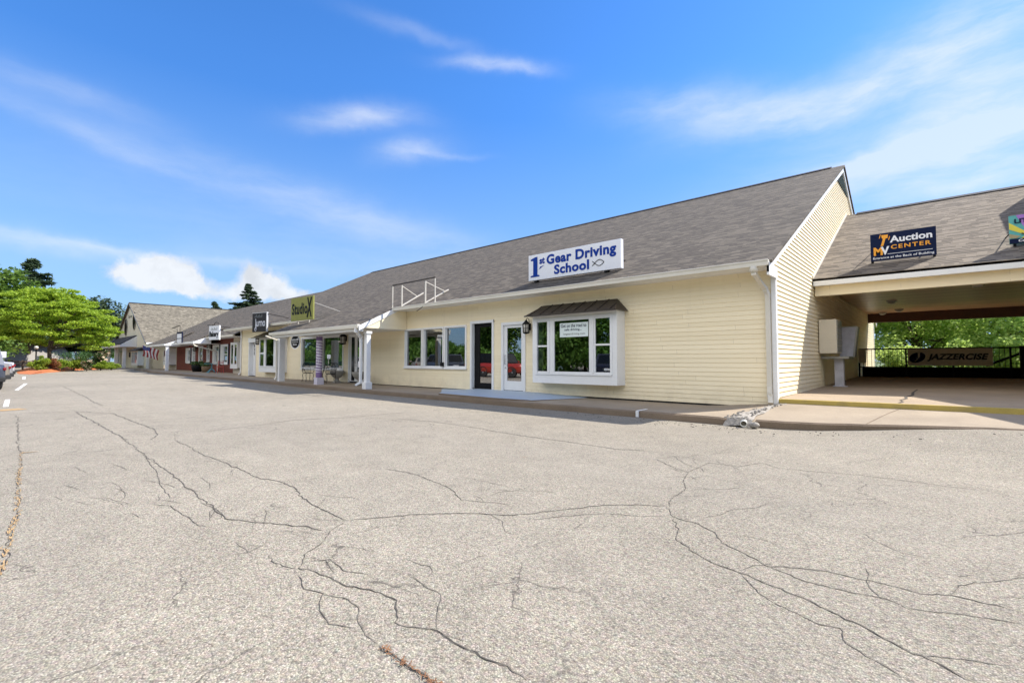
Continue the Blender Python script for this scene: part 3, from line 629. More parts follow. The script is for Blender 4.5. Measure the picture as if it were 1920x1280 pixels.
for i in range(130):
    x = rr.gauss(-3.2, 2.0); y = 9.95-abs(rr.gauss(0,.42)); r = rr.uniform(.004,.012)
    if -13 < x < 1.2:
        z = zlot(x,y)+r*.3
        db.obox((x,y,z), (r*rr.uniform(.6,1.5),r*.3,0), (-r*.3,r,0), (0,0,r*.45))
o = db.build('gravel_debris', M['crack']); tag(o, 'loose dark grit and gravel scattered along the foot of the kerb', 'gravel', kind='stuff')

# ------------------------------------------------------------------ building helpers
def zroof(y): return 2.25+.4904*(y-11.48)
def siding_front(mb, Y, x0, x1, z0, z1, holes=(), course=.112, m=0, lip=.013):
    """clapboard facing -Y; holes = (x0,x1,z0,z1)"""
    z = z0
    while z < z1-1e-6:
        zt = min(z+course, z1)
        cuts = {z, zt}
        for h in holes:
            for q in (h[2], h[3]):
                if z < q < zt: cuts.add(q)
        cuts = sorted(cuts)
        for a, b in zip(cuts, cuts[1:]):
            sp = [(x0, x1)]
            for h in holes:
                if h[2] < (a+b)/2 < h[3]:
                    ns = []
                    for s, e in sp:
                        if h[0] > s: ns.append((s, min(e, h[0])))
                        if h[1] < e: ns.append((max(s, h[1]), e))
                    sp = [q for q in ns if q[1]-q[0] > 1e-4]
            pa = lip*(1-(a-z)/course); pb = lip*(1-(b-z)/course)
            for s, e in sp:
                mb.face([(s,Y-pa,a),(e,Y-pa,a),(e,Y-pb,b),(s,Y-pb,b)], m)
                if a == z: mb.face([(s,Y,a),(e,Y,a),(e,Y-pa,a),(s,Y-pa,a)], m)
        z = zt
def siding_side(mb, X, sgn, ylim, z0, z1, course=.112, m=0):
    """clapboard facing +X (sgn 1) or -X; ylim(z) -> (ya, yb)"""
    z = z0
    while z < z1-1e-6:
        zt = min(z+course, z1); (a0, b0), (a1, b1) = ylim(z), ylim(zt)
        if b1 > a1 or b0 > a0:
            p = .023*sgn
            if b1 < a1: a1 = b1 = (a1+b1)/2
            mb.face([(X+p,a0,z),(X+p,b0,z),(X,b1,zt),(X,a1,zt)], m)
            mb.face([(X,a0,z),(X,b0,z),(X+p,b0,z),(X+p,a0,z)], m)
        z = zt
def window(parent, x0, x1, z0, z1, Y, double=False, w=.085, glass=None, lites=None, label=None, inner=.055):
    """casing on the wall, recessed sash, pane behind"""
    f = MB()
    f.box(x0,x1,Y-.045,Y+.10,z0,z0+w); f.box(x0,x1,Y-.045,Y+.10,z1-w,z1)
    f.box(x0,x0+w,Y-.043,Y+.10,z0+w,z1-w); f.box(x1-w,x1,Y-.043,Y+.10,z0+w,z1-w)
    f.box(x0-.03,x1+.03,Y-.075,Y-.046,z0-.035,z0+.02)
    a, b, c, d = x0+w, x1-w, z0+w, z1-w; s = inner
    f.box(a,b,Y+.03,Y+.08,c,c+s); f.box(a,b,Y+.03,Y+.08,d-s,d); f.box(a,a+s,Y+.031,Y+.08,c+s,d-s); f.box(b-s,b,Y+.031,Y+.08,c+s,d-s)
    if double:
        zm = (c+d)/2; f.box(a+s,b-s,Y+.02,Y+.08,zm-.03,zm+.03)
    o = f.build('window', M['white'], parent)
    if label: o['label'] = label
    p = MB(); p.box(a+s-.005,b-s+.005,Y+.052,Y+.058,c+s-.005,d-s+.005); p.build('pane', glass or M['glass'], o)
    return o
def downspout(pts, w=.075, d=.055):
    mb = MB()
    for a, b in zip(pts, pts[1:]):
        mb.bar(a, b, w, d)
    for p in pts[1:-1]:
        mb.obox(p, (w*.53,0,0), (0,d*.6,0), (0,0,w*.5))
    return mb

# ------------------------------------------------------------------ the cream storefront building
BX0, BX1 = -36.1, -2.78
bld = thing('storefront_building', 'long cream clapboard storefront building with grey shingle roof and white bay window', 'building', (-20, 22, -1.1))
holes = [(-16.95,-15.74,-.29,1.33), (-15.70,-14.38,-.29,1.33), (-14.34,-13.08,-.29,1.33),
         (-12.86,-11.66,-1.06,1.44), (-11.29,-10.2,-1.06,1.31), (-9.45,-6.68,-.42,1.27),
         (-26.83,-24.72,-.47,1.30), (-24.42,-22.10,-.47,1.30), (-21.60,-20.20,-1.06,1.27),
         (-34.76,-33.5,-1.06,1.50), (-31.75,-28.85,-.44,1.42)]
w = MB(); siding_front(w, 12.0, BX0, BX1, -1.055, 2.10, holes)
gy = lambda z: (12.0, 33.3) if z < 2.18 else (11.48+(z-2.25+.16)/.4904, 34.24-(z-2.25+.16)/.4904)
wall = w.build('wall', M['siding'], bld)
w = MB(); siding_side(w, BX1, 1, gy, -1.055, 7.72); w.build('gable_wall', M['siding'], bld)
w = MB()
siding_side(w, BX0, -1, lambda z: (12.0, 33.3) if z < 2.18 else gy(z), -1.055, 7.72); w.build('gable_wall', M['siding'], bld)
w = MB(); siding_front(w, 33.3, BX0, BX1, -1.055, 2.3); w.build('back_wall', M['siding'], bld)
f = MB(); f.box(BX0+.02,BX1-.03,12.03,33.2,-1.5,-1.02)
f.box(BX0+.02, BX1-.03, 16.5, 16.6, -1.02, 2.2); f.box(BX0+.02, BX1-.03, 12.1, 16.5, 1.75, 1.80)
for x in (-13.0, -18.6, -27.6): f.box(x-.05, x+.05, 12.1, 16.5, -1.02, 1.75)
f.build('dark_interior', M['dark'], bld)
fo = MB(); fo.box(BX0,BX1-.01,12.015,12.03,-1.35,-1.0); fo.box(BX1-.03,BX1-.012,12.03,33.2,-1.35,-1.0); fo.build('foundation', M['foundation'], bld)
# roof: front slope, rear slope, one slab each
def slope(mb, x0, x1, y0, y1, z0, z1, th=.07, m=0):
    mb.prism([(x0,y0,z0),(x1,y0,z0),(x1,y1,z1),(x0,y1,z1)], (0,0,-th), m)
r = MB(); slope(r, -37.6, -2.66, 11.36, 22.86, zroof(11.36), zroof(22.86)); slope(r, -37.6, -2.66, 34.3, 22.86, zroof(11.42), zroof(22.86))
roof = r.build('roof', M['shingle'], bld)
r = MB(); slope(r, -25.45, -16.85, 9.78, 11.36, zroof(9.78), zroof(11.36)); r.build('porch_roof', M['shingle'], bld)
r = MB(); r.prism([(-37.3,22.66,zroof(22.86)-.06),(-37.3,22.86,zroof(22.86)+.05),(-37.3,23.06,zroof(22.86)-.06)], (34.2,0,0)); r.build('ridge_vent', M['ridge'], bld)
# eaves: gutter, soffit
for x0, x1 in ((-16.85,-2.72),(-37.6,-25.45)):
    r = MB(); r.box(x0,x1,11.26,11.38,2.06,2.19); r.box(x0,x1,11.245,11.262,2.16,2.195); r.build('gutter', M['gutter'], bld, bevel=.012)
    r = MB(); r.box(x0,x1,11.38,12.02,2.075,2.095); r.build('soffit', M['white'], bld)
r = MB(); r.box(-25.45,-16.83,9.68,9.80,1.27,1.42); r.build('porch_gutter', M['gutter'], bld, bevel=.012)
r = MB(); r.box(-25.45,-16.87,9.80,12.0,1.285,1.30); r.build('porch_ceiling', M['white'], bld)
r = MB(); r.box(-25.4,-16.9,9.82,9.98,1.16,1.285); r.build('porch_beam', M['white'], bld)
# white cheek of the porch roof, facing the passage side, and its clapboard part
r = MB(); r.prism([(-16.86,9.80,1.30),(-16.86,11.98,1.30),(-16.86,11.98,zroof(11.98)-.08),(-16.86,9.80,zroof(9.80)-.06)], (.03,0,0)); ck = r.build('porch_cheek', M['siding'], bld)
r = MB(); r.prism([(-16.83,9.74,zroof(9.74)-.22),(-16.83,11.70,zroof(11.70)-.22),(-16.83,11.70,zroof(11.70)-.03),(-16.83,9.74,zroof(9.74)-.03)], (.028,0,0)); r.build('rake_board', M['white'], bld)
# rake boards on the gable
for s in (1,-1):
    r = MB(); r.prism([(BX1+.022, y if s > 0 else 45.72-y, zroof(y)+dz) for y, dz in ((11.30,-.24),(11.30,-.03),(22.86,-.03),(22.86,-.27))], (.05,0,0))
    if s > 0: r.box(BX1+.024,BX1+.07,11.30,12.02,1.86,2.12)
    r.build('rake_board', M['white'], bld)
r = MB(); r.box(BX1-.06,BX1+.035,11.965,11.982,-1.05,2.07); r.box(BX1+.019,BX1+.035,11.982,12.09,-1.05,1.95); r.build('corner_board', M['white'], bld)
r = MB(); r.box(BX1+.019,BX1+.035,33.2,33.32,-1.05,2.0); r.build('corner_board', M['white'], bld)
# louvred triangle under the peak
r = MB()
zt = zroof(22.86)-.33
r.prism([(BX1+.026,22.86-1.35,zt-.66),(BX1+.026,22.86+1.35,zt-.66),(BX1+.026,22.86,zt)], (.006,0,0), 0)
for i in range(7):
    z = zt-.62+i*.085; hw = (zt-z)/.4904-.03
    if hw > .08: r.obox((BX1+.04,22.86,z), (.012,0,-.014), (0,hw,0), (.004,0,.006), 1)
r.build('gable_vent', [M['dark'], M['mailgrey']], bld)
# corner downspout
ds = downspout([(-3.02,11.32,2.06),(-3.02,11.33,1.93),(-2.93,11.86,1.62),(-2.90,11.92,1.48),(-2.90,11.93,-.55),(-2.89,11.88,-.78),(-2.86,11.80,-.95)], .095, .07)
ds.lathe([(.0,0),(.085,0),(.09,.12),(.0,.12)], (-3.02,11.33,1.95), 12); ds.build('downspout', M['gutter'], bld)
# window trio
for x0, x1, _, _ in holes[:3]:
    window(bld, x0, x1, -.29, 1.33, 12.0, w=.06, inner=.02)
# black framed glass door and white glass door
def door(x0, x1, z0, z1, mat, glassbox, frame=.10, leaf_y=12.06, handle_side=None, casing=True, glass='doorglass', label=None):
    d = MB()
    if casing:
        d.box(x0-.0,x0+.085,11.955,12.16,z0,z1); d.box(x1-.085,x1,11.955,12.16,z0,z1); d.box(x0,x1,11.953,12.16,z1-.09,z1+.0)
        c = d.build('door_frame', M['white'], bld)
        x0 += .087; x1 -= .087; z1 -= .092
    l = MB(); gx0, gx1, gz0, gz1 = glassbox
    l.box(x0,gx0,leaf_y,leaf_y+.05,z0,z1); l.box(gx1,x1,leaf_y,leaf_y+.05,z0,z1)
    l.box(gx0,gx1,leaf_y,leaf_y+.05,z0,gz0); l.box(gx0,gx1,leaf_y,leaf_y+.05,gz1,z1)
    o = l.build('door', mat, bld)
    if label: o['label'] = label
    p = MB(); p.box(gx0-.004,gx1+.004,leaf_y+.02,leaf_y+.028,gz0-.004,gz1+.004); p.build('pane', M[glass], o)
    if handle_side is not None:
        hx = handle_side; h = MB(); h.tube([(hx,leaf_y-.002,.18),(hx,leaf_y-.05,.18),(hx,leaf_y-.05,-.12),(hx,leaf_y-.002,-.12)], .013, 8)
        h.lathe([(.0,-.02),(.025,-.02),(.025,.0),(.0,.0)], (hx,leaf_y,-.24), 10, axis='y'); h.build('handle', M['rim'], o)
    return o
door(-12.86,-11.66,-1.035,1.44,M['black'],(-12.50,-11.86,-.80,1.22),leaf_y=12.10,label='black framed glass door')
door(-11.29,-10.2,-1.035,1.31,M['white'],(-11.07,-10.42,-.69,1.12),leaf_y=12.02,handle_side=-11.13,label='white framed glass door with pull handle')
# bay window box with three sashes
BY = 11.55
b = MB(); X0, X1 = -9.54, -6.56
b.box(X0,X1,BY,BY+.05,-.68,-.40); b.box(X0,X1,BY,BY+.05,1.26,1.385); b.box(X0,-9.41,BY,BY+.05,-.40,1.26); b.box(-6.72,X1,BY,BY+.05,-.40,1.26)
b.box(-9.41,-6.72,BY-.03,BY-.002,-.42,-.37); b.box(-9.43,-6.70,BY-.016,BY-.002,1.235,1.30)
b.box(-9.43,-9.36,BY-.016,BY-.002,-.37,1.235); b.box(-6.77,-6.70,BY-.016,BY-.002,-.37,1.235)
b.box(-8.93,-8.75,BY+.001,BY+.07,-.40,1.26); b.box(-7.42,-7.30,BY+.001,BY+.07,-.40,1.26); b.box(-8.93,-8.86,BY-.018,BY,-.36,1.22); b.box(-7.36,-7.31,BY-.018,BY,-.36,1.22)
b.box(X0,X0+.05,BY+.05,12.0,-.68,1.385); b.box(X1-.05,X1,BY+.05,12.0,-.68,1.385); b.box(X0+.05,X1-.05,BY+.05,12.0,-.68,-.60); b.box(X0+.05,X1-.05,BY+.05,12.0,1.30,1.385)
b.box(X0+.05,X1-.05,BY+.05,12.1,-.46,-.43)
bay = b.build('bay_window', M['white'], bld); bay['label'] = 'projecting white bay window with three sashes'
for a, c, dbl in ((-9.41,-8.93,True),(-8.75,-7.42,False),(-7.30,-6.72,True)):
    s = MB(); q = .045
    s.box(a,c,BY+.012,BY+.055,-.40,-.40+q+.03); s.box(a,c,BY+.012,BY+.055,1.26-q-.02,1.26); s.box(a,a+q,BY+.013,BY+.055,-.32,1.2); s.box(c-q,c,BY+.013,BY+.055,-.32,1.2)
    if dbl: s.box(a+q,c-q,BY+.006,BY+.055,.425,.475)
    so = s.build('sash', M['white'], bay)
    p = MB(); p.box(a+q-.004,c-q+.004,BY+.034,BY+.040,-.33,1.20); p.build('pane', M['glass'], bay)
def canopy(x0, x1, xt0, xt1, y, z0, zt, mat, nseam):
    c = MB()
    A, B, C, D = (x0,y,z0), (x1,y,z0), (xt1,11.99,zt), (xt0,11.99,zt)
    c.face([A,B,C,D]); c.face([B,(x1,11.99,z0),C]); c.face([(x0,11.99,z0),A,D]); c.face([A,(x0,11.99,z0),(x1,11.99,z0),B])
    c.box(x0,x1,y-.012,y+.006,z0-.025,z0+.012)
    for i in range(nseam+1):
        t = i/nseam; p = Vector(A).lerp(Vector(B), .06+.88*t); 
        q = Vector((xt0+(p.x-x0-(xt0-x0))/(1) if False else max(xt0, min(xt1, p.x)), 11.98, zt))
        if p.x < xt0 or p.x > xt1:
            k = abs((p.x-(x0 if p.x < xt0 else x1))/((xt0-x0) if p.x < xt0 else (xt1-x1))); q = Vector((p.x, y+(11.99-y)*k, z0+(zt-z0)*k))
        c.bar(p+Vector((0,0,.008)), q+Vector((0,0,.008)), .012, .022)
    return c.build('canopy', mat, bld)
canopy(-9.66,-6.44,-9.45,-6.78,11.28,1.385,1.76,M['bronze'],7)
# studio windows, sidelight door
for (x0, x1, z0, z1) in holes[6:8]:
    wd = window(bld, x0, x1, z0, z1, 12.0, w=.085, inner=.02)
    cu = MB(); rows = []
    for k in range(60):
        x = x0+.1+(x1-x0-.2)*k/59; y = 12.22+.035*math.sin(k*1.25)+.012*math.sin(k*.53)
        rows.append([(x,y,z0+.1),(x,y,z1-.1)])
    cu.grid(rows, 0, True); cu.build('curtain', M['curtain'], wd)
    bt = MB(); bt.box(x0+.2,x1-.15,12.13,12.19,z0+.09,z0+(.42 if x0 < -24.6 else .52)); bt.build('window_seat_cloth', M['blue_cloth'], wd)
door(-21.60,-20.20,-1.035,1.27,M['white'],(-20.92,-20.36,-.62,1.10),leaf_y=12.04,handle_side=-21.0,label='white glass door under the porch')
sl = MB(); sl.box(-21.40,-21.14,12.02,12.035,-.96,1.14); sl.build('sidelight', M['carglass'], bld)
# unit with the nine-lite door and the bay window under a striped awning
d = MB()
d.box(-34.76,-34.66,11.955,12.3,-1.0,1.5); d.box(-33.6,-33.5,11.955,12.3,-1.0,1.5); d.box(-34.82,-33.44,11.94,12.0,1.22,1.52); d.build('door_frame', M['white'], bld)
l = MB(); l.box(-34.66,-33.6,12.2,12.25,-1.0,.38); l.box(-34.66,-34.5,12.2,12.25,.38,1.22); l.box(-33.76,-33.6,12.2,12.25,.38,1.22); l.box(-34.5,-33.76,12.2,12.25,1.12,1.22)
for k in (1,2): l.box(-34.5,-33.76,12.19,12.25,.38+k*.247-.015,.38+k*.247+.015); l.box(-34.5+k*.247-.012,-34.5+k*.247+.012,12.191,12.25,.38,1.12)
o = l.build('door', M['white'], bld); p = MB(); p.box(-34.5,-33.76,12.22,12.228,.38,1.12); p.build('pane', M['doorglass'], o)
b = MB(); X0, X1 = -31.95, -28.70; BY2 = 11.6
b.box(X0,X1,BY2,BY2+.05,-.70,-.34); b.box(X0,X1,BY2,BY2+.05,1.30,1.42); b.box(X0,X0+.12,BY2,BY2+.05,-.34,1.30); b.box(X1-.12,X1,BY2,BY2+.05,-.34,1.30)
b.box(X0+.05,X1-.05,BY2-.03,BY2-.002,-.38,-.32)
for a, c in ((-31.2,-30.9),(-29.7,-29.4)): b.box(a,c,BY2+.001,BY2+.06,-.34,1.30)
for a, c in ((X0+.12,-31.2),(-29.4,X1-.12)): b.box(a,c,BY2+.01,BY2+.055,.42,.50)
b.box(X0,X0+.05,BY2+.05,12,-.70,1.42); b.box(X1-.05,X1,BY2+.05,12,-.70,1.42); b.box(X0+.05,X1-.05,BY2+.05,12,-.70,-.64); b.box(X0+.05,X1-.05,BY2+.05,12,1.36,1.42)
bay2 = b.build('bay_window', M['white'], bld)
for a, c in ((X0+.12,-31.2),(-30.9,-29.7),(-29.4,X1-.12)):
    p = MB(); p.box(a,c,BY2+.03,BY2+.036,-.33,1.30); p.build('pane', M['glass'], bay2)
canopy(-32.25,-28.45,-31.6,-29.1,11.22,1.42,1.86,M['striped_awning'],12)
# porch posts: plain square posts and the yarn-wrapped one
def post(x, y, zb, zt, w=.17, plinth=True):
    p = MB(); p.box(x-w/2,x+w/2,y-w/2,y+w/2,zb,zt)
    if plinth: p.box(x-w*.75,x+w*.75,y-w*.75,y+w*.75,zb-.02,zb+.26); p.box(x-w*.68,x+w*.68,y-w*.68,y+w*.68,zt-.10,zt)
    return p.build('porch_post', M['white'], bld, bevel=.01)
post(-17.02,10.25,-1.11,1.17,.19); post(-26.0,10.55,-1.08,1.17,.30,False)
ds = downspout([(-25.95,9.74,1.28),(-26.05,10.32,1.1),(-26.1,10.36,-.85),(-26.08,10.28,-1.0)], .09, .06); ds.build('downspout', M['gutter'], bld)
ds = downspout([(-17.0,9.72,1.28),(-17.0,9.72,1.16),(-17.28,10.1,.93),(-17.30,10.12,.80),(-17.30,10.12,-.86),(-17.42,9.98,-.98)], .10, .08); ds.build('downspout', M['white'], bld)
yp = MB(); yx, yy, yr = -21.45, 10.42, .135; rows = []; N = 24
H0, H1 = -.78, 1.17; nz = 120
for i in range(nz+1):
    z = H0+(H1-H0)*i/nz
    rows.append([(yx+yr*math.cos(2*math.pi*k/N)*(1+.05*math.sin(k*3+i*.9)), yy+yr*math.sin(2*math.pi*k/N)*(1+.05*math.sin(k*3+i*.9)), z) for k in range(N)])
for i in range(nz):
    for k in range(N):
        z = H0+(H1-H0)*i/nz; ph = (k/N + z/.13) % 1.0
        mm = 1 if (ph < .34 or z > .92 or z < -.55) and not (z > 1.10) else 0
        yp.face([rows[i][k], rows[i][(k+1)%N], rows[i+1][(k+1)%N], rows[i+1][k]], mm, True)
yp.box(yx-.16,yx+.16,yy-.16,yy+.16,-1.11,-.78); 
o = yp.build('porch_post', [M['yarn_white'], M['yarn_purple']], bld); o['label'] = 'porch post wrapped in purple and white striped knitting'
# small fittings: a black box on the mullion, pale number plates
o = MB().box(-14.5,-14.33,11.90,11.954,-.22,-.06).build('camera_box', M['black'], bld)
r = MB(); r.tube([(-36.14,11.9,2.06),(-36.14,11.95,1.8),(-36.14,11.95,-.8),(-36.2,11.85,-.97)], .05, 8); r.build('downspout', M['white'], bld)
# ------------------------------------------------------------------ covered passage between the buildings
cpt = thing('covered_passage', 'open covered passage with shingle roof and brown board ceiling beside the cream gable', 'carport', (0.6, 23, -.8))
PX0, PX1 = -2.74, 3.55
cz = lambda y: 2.41+.485*(y-16.32)
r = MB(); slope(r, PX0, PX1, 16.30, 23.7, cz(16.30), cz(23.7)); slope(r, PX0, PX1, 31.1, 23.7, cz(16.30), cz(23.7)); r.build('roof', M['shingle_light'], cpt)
r = MB(); r.prism([(-2.4,23.5,cz(23.7)-.06),(-2.4,23.7,cz(23.7)+.05),(-2.4,23.9,cz(23.7)-.06)], (6.2,0,0)); r.build('ridge_vent', M['ridge'], cpt)
r = MB(); r.bar((-2.752,16.32,cz(16.32)+.035),(-2.752,23.7,cz(23.7)+.035),.03,.09); r.build('flashing', M['flashing'], cpt)
r = MB(); r.box(PX0,PX1,16.30,16.42,2.19,2.385); r.build('fascia', M['white'], cpt)
r = MB(); r.box(PX0,PX1,16.42,16.52,2.19,2.2); r.box(PX0,PX1,16.52,16.74,1.915,2.38)
r.build('beam', M['siding'], cpt)
r = MB(); r.box(PX0,PX1,16.74,30.3,2.385,2.41); r.build('ceiling', M['boards'], cpt)
r = MB(); r.box(PX0,PX1,30.3,30.55,1.935,2.40); r.build('rear_beam', M['brown'], cpt)
for x, y in ((-1.40,24.16),(-1.39,28.38),(-2.09,29.6),(.9,20.5)):
    l = MB(); l.box(x-.16,x+.16,y-.16,y+.16,2.335,2.384); l.lathe([(.13,0),(.12,-.05),(.06,-.075),(0,-.08)], (x,y,2.335), 14); l.build('ceiling_light', M['lampglass'], cpt)
# the matching building on the other side of the passage: its gable throws the slanted shadow
rb = thing('neighbouring_building', 'cream clapboard building on the far side of the covered passage', 'building', (14, 22, -1))
w = MB(); siding_side(w, 3.58, -1, gy, -1.055, 7.72); w.build('gable_wall', M['siding'], rb)
w = MB(); siding_front(w, 12.0, 3.58, 26, -1.055, 2.10, [(6,7.6,-.3,1.3)]); w.build('wall', M['siding'], rb)
window(rb, 6, 7.6, -.3, 1.3, 12.0)
r = MB(); slope(r, 3.46, 26, 11.36, 22.86, zroof(11.36), zroof(22.86)); slope(r, 3.46, 26, 34.3, 22.86, zroof(11.42), zroof(22.86)); r.build('roof', M['shingle'], rb)
w = MB(); w.box(3.65,26,12.1,12.2,-1.4,2.0); w.build('dark_interior', M['dark'], rb)
w = MB(); siding_front(w, 33.3, 3.58, 26, -1.055, 2.3); w.build('back_wall', M['siding'], rb)
w = MB(); siding_side(w, 26, 1, gy, -1.055, 7.72); w.build('gable_wall', M['siding'], rb)

# ------------------------------------------------------------------ red brick storefront
bk = thing('brick_storefront_building', 'low dark red brick storefront with white windows and two small porch roofs', 'building', (-49, 18, -.9))
BYK = 13.0
bh = [(-53.5,-52.4,-.22,1.2),(-51.9,-50.9,-.22,1.2),(-49.7,-48.6,-.9,1.3),(-47.5,-46.7,-.1,1.25),(-45.45,-44.2,-.28,1.32),(-43.45,-42.1,-.28,1.32)]
w = MB(); siding_front(w, BYK, -57.2, -40.95, -1.0, 1.95, bh, course=3.0); w.build('brick_wall', M['brick'], bk)
w = MB(); siding_front(w, BYK, -40.95, -36.1, -1.0, 2.3, [(-40.75,-39.4,-.40,1.35)]); w.build('wall', M['beigewall'], bk); w = MB(); siding_front(w, BYK, -67.6, -57.2, -1.0, 2.0, [(-62.2,-60.9,-.9,1.3),(-59.6,-57.5,-.3,1.2)], course=3.0); w.build('wall', M['beigewall'], bk)
for (a, b, c, d) in (bh[0], bh[1], bh[3], bh[4], bh[5]):
    window(bk, a, b, c, d, BYK, double=True, w=.13)
    if b-a > 1:
        s = MB(); s.box(a-.42,a-.06,BYK-.05,BYK-.005,c,d); s.build('shutter', M['white'], bk)
        s = MB(); s.box(b+.01,b+.28,BYK-.05,BYK-.005,c,d); s.build('shutter', M['navy'], bk)
d = MB(); d.box(-49.7,-49.55,12.93,13.1,-.92,1.3); d.box(-48.75,-48.6,12.93,13.1,-.92,1.3); d.box(-49.55,-48.75,12.93,13.1,1.15,1.3); d.box(-49.55,-48.75,12.98,13.05,-.92,-.6); dd = d.build('door', M['white'], bk)
p = MB(); p.box(-49.55,-48.75,13.0,13.01,-.6,1.15); p.build('pane', M['doorglass'], dd)
def small_bay(a, b, z0, z1, zbox, y):
    f = MB(); f.box(a,b,y,y+.04,zbox,z0); f.box(a,b,y,y+.04,z1,z1+.2); 
    n = 2
    for i in range(n+1):
        x = a+(b-a)*i/n; f.box(max(a,x-.14),min(b,x+.14),y+.001,y+.05,z0,z1)
    f.box(a,a+.05,y+.04,BYK,zbox,z1+.2); f.box(b-.05,b,y+.04,BYK,zbox,z1+.2); f.box(a,b,y+.04,BYK,zbox,zbox+.05)
    o = f.build('bay_window', M['white'], bk)
    p = MB(); p.box(a+.1,b-.1,y+.02,y+.026,z0,z1); p.build('pane', M['glass'], o)
small_bay(-40.85,-39.35,-.25,1.2,-.6,12.75); small_bay(-59.7,-57.4,-.1,1.05,-.45,12.4)
d = MB(); d.box(-62.2,-60.9,13.05,13.12,-.9,1.3); d.build('door', M['brown'], bk)
zb = lambda y: 1.95+.567*(y-12.1)
r = MB(); slope(r, -61.2, -37.62, 12.0, 18.9, zb(12.0), zb(18.9)); slope(r, -61.2, -37.62, 25.8, 18.9, zb(12.0), zb(18.9)); r.build('roof', M['shingle'], bk)
w = MB(); w.prism([(-61,13.1,-1),(-61,24.8,-1),(-61,24.8,zb(12.9)-.08),(-61,18.9,zb(18.9)-.12),(-61,13.1,zb(13.1)-.08)], (.1,0,0)); w.build('gable_wall', M['beigewall'], bk)
w = MB(); siding_front(w, 24.8, -61, -37.6, -1, 2, course=.3); w.build('back_wall', M['beigewall'], bk)
for x0, x1 in ((-44.0,-37.6),(-53,-50.5)): r = MB(); r.box(x0,x1,11.9,12.0,1.76,1.9); r.build('gutter', M['gutter'], bk)
r = MB(); r.box(-61.2,-37.62,12.0,13.0,1.76,1.78); r.build('soffit', M['white'], bk)
r = MB(); r.box(-60.9,-37.7,13.2,13.3,-1.2,1.9); r.build('dark_interior', M['dark'], bk)
r = MB(); slope(r, -67.3, -61.2, 12.5, 15.5, 1.9, 3.2, .08); r.build('link_roof', M['shingle'], bk)
for a, b in ((-50.5,-44.0),(-60.4,-53.0)):
    r = MB(); slope(r, a, b, 11.15, 13.4, 1.55, zb(13.4)+.12, .06); r.build('porch_roof', M['shingle'], bk)
    r = MB(); r.prism([(b,11.17,1.38),(b,12.3,1.38),(b,12.3,2.02),(b,11.17,1.55)], (.06,0,0)); r.box(a,b+.06,11.05,11.15,1.38,1.54); r.box(a,b,11.15,13.0,1.38,1.40); r.build('porch_cheek', M['white'], bk)
for x in (-53.15,):
    p = MB(); p.box(x-.12,x+.12,11.2,11.44,-.98,1.4); p.build('porch_post', M['white'], bk)
ds = downspout([(-44.0,11.05,1.38),(-44.05,11.2,1.2),(-44.4,12.9,.75),(-44.4,12.93,-.85)], .1, .08); ds.build('downspout', M['gutter'], bk)

# ------------------------------------------------------------------ far gabled wing
wg = thing('gabled_wing_building', 'large pale building with tall gable, round dark windows and mottled tan roof', 'building', (-77, 20, -.9))
WX0, WX1, WY, RX, RZ = -87.4, -67.6, 12.5, -77.5, 7.45
wl = lambda z: 0
w = MB(); poly = [(WX0,WY,-1),(WX1,WY,-1),(WX1,WY,2.25),(RX,WY,RZ-.1),(WX0,WY,2.25)]; w.prism(poly, (0,.2,0)); w.build('gable_wall', M['palegreen'], wg)
for xa in (WX1-.2, WX0): w = MB(); w.box(xa,xa+.2,WY+.2,40,-1,2.25); w.build('wall', M['beigewall'], wg)
r = MB()
for s in (1,-1):
    e = WX1+.4 if s > 0 else WX0-.4
    r.prism([(e,WY-.25,2.05),(e,40,2.05),(RX,40,RZ),(RX,WY-.25,RZ)], (0,0,-.09))
r.build('roof', M['shingle_wing'], wg)
r = MB()
for s in (1,-1):
    e = WX1+.4 if s > 0 else WX0-.4
    r.prism([(e,WY-.28,1.93),(e,WY-.28,2.05),(RX,WY-.28,RZ),(RX,WY-.28,RZ-.14)], (0,.05,0))
r.build('rake_board', M['mailgrey'], wg)
r = MB(); r.box(RX-.15,RX+.15,WY-.2,40,RZ-.03,RZ+.06); r.build('ridge_vent', M['ridge'], wg)
r = MB(); r.box(WX1+.3,WX1+.5,WY-.2,22,1.86,2.08); r.build('gutter', M['white'], wg)
r = MB(); r.box(WX1-.15,WX1+.05,WY-.06,WY-.002,-1,1.9); r.box(WX1+.002,WX1+.06,WY-.05,WY+.2,-1,1.9); r.build('corner_board', M['white'], wg)
for x, z in ((-80.2,4.45),(-75.0,5.0)):
    o = MB(); o.lathe([(.0,0),(.85,0),(.85,-.05),(.0,-.05)], (x,WY-.01,z), 20, axis='y'); ob = o.build('round_window', M['carglass'], wg)
    for q in ob.data.vertices: q.co.z = z+(q.co.z-z)*1.3
    t = MB(); rows = []
    for k in range(25):
        a = 2*math.pi*k/24; rows.append([(x+.85*math.cos(a),WY-.06,z+1.05*math.sin(a)),(x+.98*math.cos(a),WY-.06,z+1.19*math.sin(a))])
    t.grid(rows, 0, True); t.build('frame', M['gutter'], ob)
for k in range(6):
    pass
lettering('Salon', -78.9, -76.6, 5.5, 5.95, WY-.01, M['mailgrey'], wg, 'faded_lettering')
r = MB(); r.prism([(-73.4,10.9,2.05),(-73.4,12.5,3.15),(-73.4,12.5,3.0),(-73.4,10.9,1.92)], (-14,0,0)); r.build('porch_roof', M['ridge'], wg)
r = MB(); r.prism([(-73.38,10.95,1.68),(-73.38,12.5,1.68),(-73.38,12.5,3.02),(-73.38,10.95,1.95)], (.08,0,0)); r.box(-87.4,-73.3,10.9,11.05,1.66,1.95); r.build('porch_cheek', M['white'], wg)
